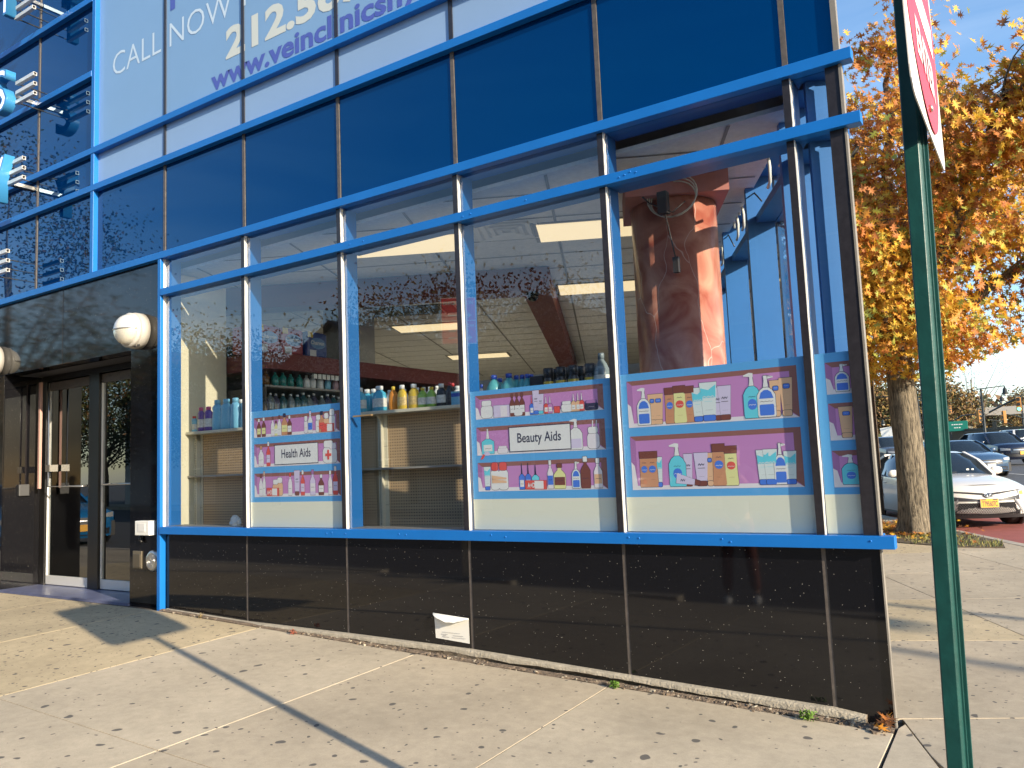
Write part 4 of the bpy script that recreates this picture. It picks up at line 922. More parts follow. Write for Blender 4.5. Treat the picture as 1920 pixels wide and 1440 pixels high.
row(118, 1845, 4.960, 6.024, 1.380, .00062, [('tube', 428, 62, 300, PAL, ROY, None), ('oval', 260, 105, 362, TAN, DKB, ROY), ('oval', 350, 122, 362, TAN, DKB, ROY), ('tube', 735, 92, 320, LAV, DKB, None), ('pump', 620, 185, 432, CYA, WHI, CYA), ('tube', 955, 80, 320, PEA, PEA, None), ('tube', 870, 145, 325, LAV, DKB, None), ('oval', 1170, 132, 380, YEL, DKB, RED), ('oval', 1050, 135, 405, TAN, DKB, ROY),
    ('tube', 1480, 125, 325, PAL, ROY, None), ('pumpr', 1640, 125, 390, WHI, WHI, ROY), ('tube', 1548, 135, 330, PAL, ROY, None), ('tube', 1732, 118, 305, PAL, ROY, None)])
x_, z_ = 5.255, 1.40
inked(b, [(x_, z_), (x_+.12, z_-.012), (x_+.125, z_+.02), (x_+.01, z_+.062)], LAV, 7); inked(b, [(x_+.12, z_-.014), (x_+.15, z_-.016), (x_+.155, z_+.012), (x_+.125, z_+.022)], DKB, 7.5); scrib(b, x_+.03, x_+.06, z_+.012, .012, INK, 8)
fin(b, 'largest poster, two painted shelves of lotion pumps and tubes without any board')
b = poster(6.128, 6.330, 2.110, [(6.183, 6.330, 1.875, 2.056), (6.183, 6.330, 1.617, 1.824), (6.183, 6.330, 1.357, 1.560)], '', True)
item(b, 'pumpr', 6.268, 1.888, .078, .155, WHI, WHI, ROY); item(b, 'tube', 6.272, 1.630, .075, .172, PEA, PEA); item(b, 'pump', 6.276, 1.372, .098, .165, CYA, WHI, CYA)
fin(b, 'narrow poster strip beside the dark corner post with three painted niches')
# ---------------------------------------------------------------- shelving and goods inside
ORD = ['first', 'second', 'third', 'fourth', 'fifth', 'sixth', 'seventh', 'eighth', 'ninth', 'tenth', 'eleventh', 'twelfth', 'thirteenth', 'fourteenth', 'fifteenth', 'sixteenth', 'seventeenth', 'eighteenth']
def gondola(p0, p1, ztop, depth, label, uprights, zmid=1.57, back_to_top=True):
    """double sided shop shelving run from p0 to p1 (front edge of its top shelf)"""
    p0 = Vector(p0); p1 = Vector(p1); L_ = (p1-p0).length; ux = (p1-p0).normalized(); uy = Vector((-ux.y, ux.x, 0))
    o = empty('display_shelving', (p0.x, p0.y, 0), math.atan2(ux.y, ux.x), label, 'shelving', 'pegboard display shelving behind the glass')
    b = MB(); b.box(0, L_, 0.03, depth, ztop-.028, ztop); b.build('top_shelf', SHELF, o, bevel=.003)
    b = MB(); b.box(0.01, L_-.01, 0.175, 0.195, 0.3, ztop-.03); b.build('pegboard', PEG, o)
    b = MB(); b.box(0.0, L_, 0.05, 0.17, zmid-.012, zmid+.006); b.build('shelf', SHELFG, o, bevel=.002)
    b = MB(); b.box(0, L_, .0, .20, .3, .45); b.build('base', SHELF, o)
    for u in uprights:
        b = MB(); b.box(u-.016, u+.016, 0.12, 0.174, 0.3, ztop-.03); b.box(u+.017, u+.052, .165, .174, .3, ztop-.03)
        z = 0.5
        while z < ztop-.06: b.box(u-.005, u+.003, .1192, .1198, z, z+.014, 1); z += .0254
        for z in (1.25, 1.42, 1.59, 1.76, 1.93): b.box(u+.018, u+.051, .1642, .1648, z, z+.0025, 1)
        b.build('upright', [SHELF, BLACK], o)
        b = MB(); b.add([(u+.01, .05, ztop-.03), (u+.01, .17, ztop-.03), (u+.01, .17, ztop-.11), (u+.016, .05, ztop-.03), (u+.016, .17, ztop-.03), (u+.016, .17, ztop-.11)], [(0, 1, 2), (5, 4, 3), (0, 3, 4, 1), (1, 4, 5, 2), (2, 5, 3, 0)]); b.build('bracket', SHELF, o)
    return o
gondola((1.93, .36, 0), (3.62, .58, 0), 2.068, .42, 'pegboard shelving with cream uprights in the middle window', [.42, 1.64])
gondola((3.66, .60, 0), (5.0, .66, 0), 2.03, .34, 'shelving hidden behind the posters under the blue capped bottles', [.6])
gondola((-.09, .27, 0), (1.05, .30, 0), 2.02, .42, 'pegboard shelving in the leftmost window under the shampoo bottles', [.03, 1.1])
# small things on the sill
b = MB(); pts = []
for i in range(7):
    for j in range(10):
        a = 2*math.pi*j/10; r_ = (.055, .06, .052, .045, .034, .02, .004)[i]*(1+rnd.uniform(-.3, .3)); pts.append((.93+r_*math.cos(a)*1.2, .10+r_*math.sin(a)*.7, 1.103+(0, .02, .045, .065, .08, .09, .094)[i]*(1+rnd.uniform(-.08, .08))))
b.add(pts, [(i*10+j, i*10+(j+1) % 10, (i+1)*10+(j+1) % 10, (i+1)*10+j) for i in range(6) for j in range(10)]); tag(b.build('crumpled_tissue', WHITE), 'crumpled white tissue on the sill inside the leftmost window', 'tissue')
b = MB(); b.box(0, .2, -.012, .012, -.006, .006); o = b.build('wood_stick', M('wood', (.45, .28, .13), .7), loc=(2.50, .05, 2.0)); tag(o, 'short wooden stick against the blue frame beside the pegboard shelving', 'stick')

def bottle_proto(kind, body, cap, label=None, h=.25, w_=.09, clear=False):
    o = empty('goods_bottle')
    pr = {'jug': [(.46, 0), (.5, .02), (.5, .5), (.42, .72), (.24, .80), (.22, .83)], 'slim': [(.44, 0), (.5, .03), (.48, .35), (.42, .6), (.48, .75), (.30, .84), (.24, .86)],
          'round': [(.46, 0), (.5, .02), (.5, .60), (.34, .76), (.2, .83), (.18, .86)], 'jarr': [(.48, 0), (.5, .02), (.5, .62), (.42, .70), (.42, .72)], 'pet': [(.4, 0), (.5, .05), (.46, .2), (.5, .4), (.48, .58), (.3, .78), (.14, .86), (.14, .9)]}[kind]
    zc = pr[-1][1]; rc = pr[-1][0]
    b = MB(); b.lathe([(r_*w_, z*h) for r_, z in pr], 18, sy=.62 if kind in ('jug', 'slim') else 1.0); b.build('body', body, o)
    b = MB(); r2 = rc*w_*1.12; b.lathe([(r2, zc*h), (r2, h*.985), (r2*.85, h)], 14, sy=.75 if kind in ('jug', 'slim') else 1); b.build('cap', cap, o)
    if label is not None:
        b = MB(); l0, l1 = (.40, .60) if kind == 'jarr' else (.16, .50); b.lathe([(w_*.503, h*l0), (w_*.503, h*l1)], 18, sy=.63 if kind in ('jug', 'slim') else 1.0)
        b.f = b.f[:-2]; b.mi = b.mi[:-2]; b.sm = b.sm[:-2]; b.build('label', label, o)
    return o
def PL(n_, c, r_=.3, **k): return M(n_, c, r_, **k)
plc = {'cyan': PL('plastic_cyan', (.08, .42, .62)), 'sky': PL('plastic_sky', (.20, .50, .70)), 'pink': PL('plastic_pink', (.55, .10, .25)), 'red': PL('plastic_red', (.50, .04, .05)), 'purple': PL('plastic_purple', (.15, .08, .35)), 'white': PL('plastic_white', (.72, .74, .74)),
       'orange': PL('plastic_orange', (.62, .24, .04)), 'yellow': PL('plastic_yellow', (.68, .48, .06)), 'green': PL('plastic_green', (.28, .50, .10)), 'dark': PL('plastic_dark', (.03, .03, .04)), 'blue': PL('plastic_blue', (.03, .08, .45)), 'aqua': PL('plastic_aqua', (.10, .40, .45)),
       'teal': PL('plastic_teal', (.02, .22, .20), .15), 'brown': PL('plastic_brown', (.16, .07, .02), .2), 'clear': PL('plastic_clear', (.16, .20, .22), .08, spec=.8), 'clearp': PL('plastic_clear_violet', (.07, .07, .12), .08, spec=.8), 'clearb': PL('plastic_clear_blue', (.03, .10, .12), .08, spec=.8), 'lpink': PL('plastic_rose', (.45, .28, .32))}
LABW = M('bottle_label', (.66, .66, .62), .5, var=.25, vscale=40); LABO = M('bottle_label_ochre', (.6, .45, .2), .5, var=.4, vscale=40); LABR = M('bottle_label_red', (.5, .12, .06), .5, var=.3, vscale=40)
def place(proto, first, x, y, z, rz, sc, label, group):
    o = proto if first else copy_tree(proto)
    o.location = (x, y, z); o.rotation_euler = (0, 0, rz); o.scale = (sc, sc, sc)
    o['label'] = label; o['category'] = 'bottle'; o['group'] = group
    return o
def run(kind, body, cap, lab, h, w_, spots, zsh, desc, group):
    pr = bottle_proto(kind, plc[body], plc[cap], lab, h, w_); n = len(spots)
    for i, sp in enumerate(spots):
        x, y = sp[0], sp[1]; s = sp[2] if len(sp) > 2 else 1.0
        l = desc if n == 1 else f'{desc}, {ORD[i]} from left'
        place(pr, i == 0, x, y, zsh, rnd.uniform(-.3, .3), s, l, group)
G0 = 'shampoo bottles on the leftmost shelf'; Z0 = 2.021
def gx(px, Y, py=808): return atY(px, py, Y).x
run('slim', 'sky', 'red', LABW, .165, .085, [(gx(364, .40), .40)], Z0, 'small blue bottle with a red cap at the left end of the shampoo shelf', G0)
run('slim', 'purple', 'pink', LABW, .245, .10, [(gx(377, .38), .38), (gx(391, .38), .38)], Z0, 'pink capped purple bottle beside the blue shampoo bottle', G0)
run('slim', 'sky', 'sky', None, .30, .13, [(gx(408, .38), .38), (gx(425, .38), .38), (gx(442, .38), .38), (gx(461, .38), .38)], Z0, 'tall sky blue shampoo bottle in the leftmost window', G0)
run('slim', 'cyan', 'white', None, .29, .09, [(gx(452, .46), .46)], Z0, 'slender pale cyan bottle at the right of the sky blue shampoo bottles', G0)
G2 = 'cleaner bottles on the middle window shelf'; Z2 = 2.070
def sy(x): return .36+(x-1.93)*.13
def mx_(px, off): 
    x = atY(px, 766, .55+off).x; return (x, sy(x)+.14+off)
run('jug', 'cyan', 'white', LABW, .225, .155, [mx_(678, 0), mx_(712, 0)], Z2, 'large cyan detergent jug with a white cap', G2)
run('jug', 'cyan', 'white', None, .22, .12, [mx_(693, .12), mx_(704, .13)], Z2, 'cyan detergent jug in the row behind the large ones', G2)
run('round', 'orange', 'yellow', None, .215, .085, [mx_(736, .05)], Z2, 'orange bottle with a yellow cap next to the cyan jugs', G2)
run('jug', 'yellow', 'white', LABO, .215, .115, [mx_(750, 0), mx_(770, 0)], Z2, 'amber cleaner bottle with a white cap and picture label', G2)
run('round', 'green', 'yellow', LABW, .175, .088, [mx_(785, 0), mx_(800, 0)], Z2, 'green liquid bottle with a yellow cap', G2)
run('round', 'white', 'white', None, .20, .075, [mx_(731, .18), mx_(757, .18), mx_(779, .18), mx_(790, .18), mx_(800, .2), mx_(812, .18)], Z2, 'white capped bottle in the back row behind the cleaner', G2)
run('jug', 'dark', 'white', LABW, .195, .10, [mx_(817, 0)], Z2, 'dark bottle with a white neck between green and red capped ones', G2)
run('round', 'dark', 'red', None, .20, .075, [mx_(832, 0), mx_(838, .08)], Z2, 'dark bottle with a red cap', G2)
run('jug', 'white', 'white', None, .17, .10, [mx_(846, .06), mx_(862, .06)], Z2, 'white capped pale bottle near the right end of the middle shelf', G2)
b = MB(); q = mx_(850, 0); b.box(-.07, .06, -.04, .04, 0, .115); b.box(-.068, .058, -.0412, -.0402, .07, .10, 1); o = b.build('goods_box', [plc['sky'], plc['blue']], loc=(q[0], q[1], Z2)); tag(o, 'pale blue carton at the right end of the middle window shelf', 'carton')
G3 = 'bottles above the Beauty Aids poster'; Z3 = 2.032
def bx(px, off=0): return (atY(px, 730, .72+off).x, .72+off)
run('round', 'aqua', 'blue', LABR, .265, .13, [bx(927), bx(955)], Z3, 'broad aqua mouthwash bottle with a blue cap', G3)
run('round', 'aqua', 'blue', None, .25, .10, [bx(938, .12), bx(969, .06), bx(980, .06), bx(990, .05), bx(997, .1)], Z3, 'aqua bottle with a blue cap behind the broad ones', G3)
run('jug', 'white', 'blue', None, .20, .05, [bx(903)], Z3, 'small white bottle with a blue cap above the Beauty Aids poster', G3)
run('jarr', 'dark', 'dark', plc['yellow'], .27, .088, [bx(1030), bx(1053), bx(1076), bx(1108)], Z3, 'black lidded jar with yellow and red label', G3)
run('jarr', 'dark', 'dark', None, .27, .08, [bx(1042, .1), bx(1066, .1), bx(1092, .1)], Z3, 'dark jar in the row behind the yellow banded jar', G3)
run('round', 'clear', 'clear', LABW, .34, .125, [bx(1130)], Z3, 'tall clear jug with a white label next to the dark mullion', G3)
b = MB(); q = bx(1005); b.box(-.06, .06, -.04, .04, 0, .22); o = b.build('goods_box', plc['dark'], loc=(q[0], q[1]+.05, Z3)); tag(o, 'low black carton between the blue capped bottles and the black lidded jars', 'carton')
run('round', 'teal', 'white', None, .17, .06, [(atY(1176, 700, .66).x, .66), (atY(1186, 700, .66).x, .66), (atY(1196, 700, .66).x, .66), (atY(1205, 700, .70).x, .70)], 2.0, 'white capped teal bottle at the foot of the marble column', 'teal bottles by the marble column')
tbl = empty('low_counter', (5.2, .8, 0), 0, 'low counter end behind the largest poster carrying teal bottles', 'counter')
b = MB(); b.box(-.22, .2, -.25, -.02, .3, 1.99); b.build('cabinet', SHELF, tbl)
# wall shelving on the left side, running away from the street
ws = empty('wall_shelving', (.05, 2.2, 0), 0, 'dark wall shelving full of bottles above the Health Aids poster', 'shelving')
b = MB(); b.box(-.42, -.38, -1.38, 2.2, .3, 2.8); b.box(-.38, .44, -1.38, -1.35, .3, 2.49); b.build('back_panel', M('shelf_back', (.06, .055, .05), .7), ws)
for z in (2.49, 2.21, 1.9):
    b = MB(); b.box(-.38, .45, -1.38, 2.2, z-.022, z); b.build('shelf', SHELFG, ws, bevel=.003)
b = MB(); b.box(-.38, .47, -1.38, 2.2, 2.66, 2.84); b.build('fascia', REDW, ws)
def wrow(z, n, cols, x, y0, dy, hs, desc, group, w_=.085):
    protos = {}
    cnt = {}
    for i in range(n):
        c = cols[i % len(cols)]; key = c
        if key not in protos: protos[key] = bottle_proto('pet' if c.startswith('clear') else 'round', plc[c], plc['white' if c.startswith('clear') else c], None, .22, w_); first = True
        else: first = False
        cnt[c] = cnt.get(c, 0)+1
        nm = {'clear': 'clear', 'clearp': 'violet tinted clear', 'clearb': 'blue tinted clear', 'teal': 'dark green', 'brown': 'brown', 'purple': 'purple', 'lpink': 'rose', 'sky': 'pale blue', 'white': 'white'}[c]
        place(protos[key], first, x+rnd.uniform(-.02, .02), y0+dy*i, z, rnd.uniform(0, 6), hs*rnd.uniform(.92, 1.06), f'{ORD[cnt[c]-1]} {nm} bottle from the left on the {desc}', group)
wrow(2.491, 12, ['purple', 'brown', 'teal', 'teal', 'teal', 'teal', 'white', 'white', 'white', 'sky', 'lpink', 'lpink'], .38, .83, .11, .70, 'upper dark wall shelf', 'bottles on the upper wall shelf', .11)
wrow(2.211, 18, ['clear', 'clearp', 'clear', 'clearp', 'clearb', 'clear', 'clearb', 'clearb'], .38, .80, .09, 1.0, 'lower dark wall shelf', 'clear bottles on the lower wall shelf', .11)
b = MB(); b.box(-.005, .005, -.20, .20, 0, .055); [b.box(.005, .008, -.2+.066*k, -.2+.066*k+.012, 0, .055, 1) for k in range(7)]
o = b.build('price_rack', [WHITE, BLACK], loc=(.47, 1.70, 2.60)); tag(o, 'small white comb shaped rack under the red fascia of the wall shelving', 'rack')
PKR = M('pack_red', (.30, .03, .05), .3, spec=.7); PKB = M('pack_blue', (.015, .05, .25), .3, spec=.7); PKW = M('pack_white', (.6, .62, .66), .4); PKY = M('pack_yellow', (.7, .5, .06), .5); PKL = M('pack_light_blue', (.12, .25, .5), .4)
for i, (y, mt, lab) in enumerate(((.93, PKR, 'red wrapped paper roll pack, leftmost on top of the wall shelving'), (1.26, PKR, 'red and blue wrapped paper roll pack, middle one on the wall shelving'), (1.62, PKB, 'deep blue wrapped paper roll pack, rightmost on the wall shelving'))):
    o = empty('paper_roll_pack', (.22, y, 2.842), .05, lab, 'paper pack', 'paper roll packs on the wall shelving')
    b = MB(); b.box(-.2, .2, -.155, .165, 0, .30); bd = b.build('wrap', mt, o, bevel=.03)
    b = MB(); ov = [(.2015, .01+.12*math.cos(a), .17+.065*math.sin(a)) for a in [k*math.pi/12 for k in range(24)]]; b.add(ov, [tuple(range(24))]); b.build('emblem', PKL, o)
    b = MB(); b.box(.2008, .2018, -.15, -.07, .23, .295); b.build('corner_flash', PKY, o)
    b = MB(); b.box(.2008, .202, -.12, -.02, .02, .09); b.build('picture', PKW, o)
    mm = Matrix(((0, 0, 1, .2022), (1, 0, 0, 0), (0, 1, 0, 0), (0, 0, 0, 1)))
    t = text_obj('Charmin', .06, PKW, o, Matrix(((0, 0, 1, .2035), (1, 0, 0, -.105), (0, 1, 0, .155), (0, 0, 0, 1))), 'lettering', bold=.002)
b = MB(); p0 = atY(672, 650, 2.6); b.box(p0.x-.62, p0.x, 2.6, 2.9, 2.83, 3.65); o = b.build('cream_bulkhead', WALLI); tag(o, 'pale boxed bulkhead hanging beyond the wall shelving', 'bulkhead')
# blue neon-style letters along the side window, seen from behind
NL = M('dull_letter_white', (.6, .6, .55), .5)
for k, s_ in enumerate((.85, 1.25, 2.05, 2.35, 2.65, 3.3, 3.6, 3.9, 4.6, 4.9)):
    b = MB(); rr_ = random.Random(k)
    pts = [Vector((s_+.09*math.cos(a)*(1+.3*rr_.random()), -.17, Z_TR+.17+.13*math.sin(a*1.0+rr_.random()*.5))) for a in [i*.8 for i in range(7)]]
    b.tube([SW @ p for p in pts], .012, 6); o = b.build('sign_scroll', NL); tag(o, f'{ORD[k]} pale curled sign tube from the corner, standing on the side window transom', 'sign tube', 'pale sign tubes on the side transom')
b = MB(); b.tube([SW @ Vector(p) for p in ((1.5, -.17, Z_TR+.02), (1.6, -.2, Z_TR+.12), (1.8, -.2, Z_TR+.16), (2.0, -.18, Z_TR+.05))], .006, 5); b.tube([SW @ Vector(p) for p in ((2.8, -.17, Z_TR+.02), (2.9, -.2, Z_TR+.16), (3.1, -.2, Z_TR+.18), (3.25, -.18, Z_TR+.05))], .006, 5)
tag(b.build('loose_wire', BLACK), 'loose black wire looping between the pale sign tubes', 'wire')
# ---------------------------------------------------------------- ledge at the foot of the granite, rubble and weeds
LZ = [(-0.0, .325), (1.24, .286), (2.44, .279), (3.2, .269), (3.65, .262), (4.89, .211), (6.1, .168), (6.38, .133)]
def lz(x):
    for (a, za), (b_, zb) in zip(LZ, LZ[1:]):
        if x <= b_: return za+(zb-za)*(x-a)/(b_-a)
    return LZ[-1][1]
lbm = MB(); N_ = 220; vv = []; yf = -.055; cr = 0.0; zc_ = .5
for i in range(N_+1):
    x = 0.06+(6.26-0.06)*i/N_; yf = max(-.062, min(-.046, yf+rnd.uniform(-.0018, .0018))); zt = lz(x)+.002; zg_ = g(x, -.08)
    cr = max(-.012, min(.018, cr+rnd.uniform(-.005, .005))); zc_ = max(.38, min(.72, zc_+rnd.uniform(-.05, .05)))
    hh = zt-zg_
    vv += [(x, .002, zt), (x, yf+.006, zt-.001), (x, yf, zt-.008), (x, yf-.001, zt-hh*zc_), (x, yf+.012+cr, zt-hh*zc_-.006), (x, yf+.02+cr*1.5, zg_-.02)]
lbm.add(vv, [(6*i+a, 6*i+6+a, 6*i+7+a, 6*i+1+a) for i in range(N_) for a in range(3)], 0, True)
lbm.add(vv, [(6*i+a, 6*i+6+a, 6*i+7+a, 6*i+1+a) for i in range(N_) for a in (3, 4)]+[(5, 4, 3, 2, 1, 0), tuple(6*N_+k for k in range(6))], 1, True)
tag(lbm.build('foundation_ledge', [LEDGE, M('broken_concrete', (0.22, 0.175, 0.125), 0.95, var=.4, vscale=45, bump=1.0, bscale=110)]), 'chipped concrete ledge running along the foot of the black granite', 'ledge')
rb = MB()
for i in range(900):
    x = 6.38-(6.28)*rnd.random()**1.25
    y = rnd.gauss(-.072, .016) if x < 6.2 else rnd.uniform(-.16, .04); s = rnd.choice([.004, .005, .006, .009, .013])*(1 if x > 2 else .6)
    c = Vector((x, y, g(x, y)+s*.3)); vs8 = [c+Vector((rnd.uniform(.3, 1)*s*a, rnd.uniform(.3, 1)*s*b_, rnd.uniform(.3, .9)*s*c_)) for a in (-1, 1) for b_ in (-1, 1) for c_ in (-1, 1)]
    rb.add(vs8, [(0, 1, 3, 2), (4, 6, 7, 5), (0, 4, 5, 1), (2, 3, 7, 6), (0, 2, 6, 4), (1, 5, 7, 3)], rnd.choice([0, 0, 0, 1]))
bedd = []
for i in range(161):
    x = .05+6.35*i/160; bedd += [(x, -.092-rnd.uniform(0, .022)*min(1, x/2), g(x, -.1)+.0015), (x, -.09, g(x, 0)+rnd.uniform(-.004, .010)), (x, -.05, g(x, 0)+.01)]
rb.add(bedd, [(3*i+a, 3*i+3+a, 3*i+4+a, 3*i+1+a) for i in range(160) for a in (0, 1)], 0)
tag(rb.build('rubble', [RUBBLE, LEDGE]), 'crumbled concrete and dirt in the gap along the ledge', 'rubble', kind='stuff')
WEED = M('weed_green', (.10, .20, .02), .7); WEEDD = M('weed_dry', (.30, .22, .10), .8)
def weed(x, y, h, n, lab, mt=WEED):
    b = MB()
    for i in range(n):
        a = rnd.uniform(0, 6.28); r_ = rnd.uniform(.0, h*.9); z = rnd.uniform(.15, 1)*h; c = Vector((x+r_*math.cos(a), y+r_*math.sin(a)*.6, g(x, y)+z)); s = rnd.uniform(.005, .011)
        u = Vector((rnd.uniform(-1, 1), rnd.uniform(-1, 1), rnd.uniform(-.4, .8))).normalized()*s; v = u.cross(Vector((rnd.uniform(-1, 1), rnd.uniform(-1, 1), 1))).normalized()*s*.55
        b.add([c-u, c+v, c+u, c-v], [(0, 1, 2, 3)])
    for i in range(n//8): a = rnd.uniform(0, 6.28); b.tube([(x, y, g(x, y)), (x+h*.7*math.cos(a), y+h*.4*math.sin(a), g(x, y)+h*.8)], .0012, 4)
    tag(b.build('weed', mt), lab, 'weed')
weed(4.83, -.13, .045, 120, 'small green weed in the gap left of the third joint strip')
weed(5.98, -.13, .055, 150, 'larger green weed growing from the ledge gap near the corner')
weed(0.72, -.12, .05, 40, 'dry tuft in the ledge gap under the leftmost window', WEEDD)
weed(1.95, -.13, .04, 60, 'reddish dry weed in the ledge gap under the Health Aids poster', M('weed_red', (.32, .09, .05), .8))
b = MB()
for k in range(7): add_leaf(b, Vector((6.36+rnd.uniform(-.05, .05), -.09+rnd.uniform(-.07, .07), g(6.36, 0)+.02+.01*k)), Vector((rnd.uniform(-.7, .7), rnd.uniform(-.7, .7), 1)), .09, [1, 4, 2, 4][k % 4], rnd.uniform(0, 6))
tag(b.build('leaf_litter', LEAFM), 'few curled brown leaves caught at the bottom corner of the granite', 'leaves')
# ---------------------------------------------------------------- sign post in the foreground
GP = M('green_post_paint', (.005, .055, .048), .42, var=.2, vscale=14, bump=.1); GPL = GP
post = empty('sign_post', (6.901, -2.40, g(6.9, -2.4)), 0, 'dark green steel channel post in the right foreground carrying a red and white sign', 'sign post')
prof = [(-.026, -.025), (.007, -.025), (.012, -.018), (.012, .0), (.0185, .0), (.0185, .006), (.0145, .006), (.0145, .016), (.0265, .016), (.0265, .024), (-.026, .024), (-.026, .019), (-.0285, .010), (-.0285, -.015)]
b = MB(); b.prism(prof, -.3, 3.25); lean = Matrix.Rotation(R(1.15), 4, 'Y'); b.v = [tuple(lean @ Vector(v)) for v in b.v]; b.build('post', GP, post, bevel=.0015)
SR = M('sign_red', (.62, .05, .06), .35, var=.1, vscale=5); SWH = M('sign_white', (.80, .77, .70), .4, var=.04); STX = M('sign_letter', (.75, .55, .55), .5)
sg = empty('do_not_enter_sign', (6.985, -2.415, 2.722), 0, 'red and white do not enter sign seen nearly edge on, high on the green post', 'road sign')
def sxf(u, v, lift):       # u along the plate away from the camera, v up; slight bow
    return Vector((.004*(u/.36)+.004*math.cos(u*4)+lift, u, v-.04*(u/.36)*0))
def plate(pts, lift, mt, nm, flip=False):
    b = MB(); b.add([sxf(u, v, lift) for u, v in pts], [tuple(range(len(pts)))]); return b.build(nm, mt, sg)
sq = rr(-.355, .355, -.36, .36, .08)
b = MB(); b.add([sxf(u, v, 0) for u, v in sq]+[sxf(u, v, -.003) for u, v in sq], [tuple(range(16)), tuple(range(31, 15, -1))]+[(i, (i+1) % 16, 16+(i+1) % 16, 16+i) for i in range(16)]); b.build('plate', [SWH], sg)
plate([(.335*math.cos(a), .335*math.sin(a)) for a in [k*math.pi/24 for k in range(48)]], .0012, SR, 'red_disc')
plate([(-.25, -.045), (.25, -.045), (.25, .045), (-.25, .045)], .0022, SWH, 'white_bar')
for tx, z0, z1 in (('DO NOT', .10, .18), ('ENTER', -.20, -.11)):
    t = text_obj(tx, .1, STX, None, Matrix.Identity(4), 'lettering', bold=.004); xv = [v.co.x for v in t.data.vertices]; a_, c_ = min(xv), max(xv)
    for v in t.data.vertices: v.co = sxf(-.19+.38*(v.co.x-a_)/(c_-a_), z0+v.co.y/.07*(z1-z0), .0022)
    t.parent = sg
b = MB(); b.lathe([(.010, 0), (.010, .005), (.004, .008)], 10, mat=Matrix.Translation(sxf(-.02, -.29, .001)) @ Matrix.Rotation(R(90), 4, 'Y')); b.build('bolt', STEEL, sg)
# perforated post beyond the corner
pp_ = atZ(1655, 966, .12)
o = empty('perforated_post', (pp_.x, pp_.y, g(pp_.x, pp_.y)), R(20), 'brown perforated steel post by the kerb, without a sign, left of the tree', 'post')
b = MB(); b.prism([(-.045, -.02), (-.03, -.02), (-.022, .02), (.022, .02), (.03, -.02), (.045, -.02), (.045, -.014), (.034, -.014), (.026, .026), (-.026, .026), (-.034, -.014), (-.045, -.014)], 0, 3.35); b.build('channel', M('brown_steel', (.10, .07, .05), .6, var=.3), o)
b = MB()
for k in range(120): b.box(-.006, .006, .0190, .0196, .3+k*.0254, .3+k*.0254+.012)
b.build('holes', BLACK, o)
# ---------------------------------------------------------------- cars
TYRE = M('tyre_rubber', (.02, .02, .02), .8); RIM = M('alloy_rim', (.45, .45, .46), .35, metal=.7); CGL = M('car_glass', (.012, .016, .018), .04, spec=.9)
HLM = M('headlight_lens', (.35, .36, .38), .08, spec=.9, coat=.6); AMB = M('amber_lens', (.8, .35, .04), .3, emit=(1, .45, .05), estr=.4); TLM = M('tail_lens', (.35, .01, .01), .2); PLY = M('plate_yellow', (.75, .38, .03), .5); PLI = M('plate_ink', (.02, .02, .06), .6)
TRIM = M('car_black_trim', (.018, .018, .02), .55); MESH = M('grille_mesh', (.03, .03, .035), .5)
def lerp(a, b, t): return a+(b-a)*t
def prof_interp(pr, z):
    for (xa, za), (xb, zb) in zip(pr, pr[1:]):
        if za <= z <= zb: return lerp(xa, xb, (z-za)/(zb-za+1e-9))
    return pr[-1][0]
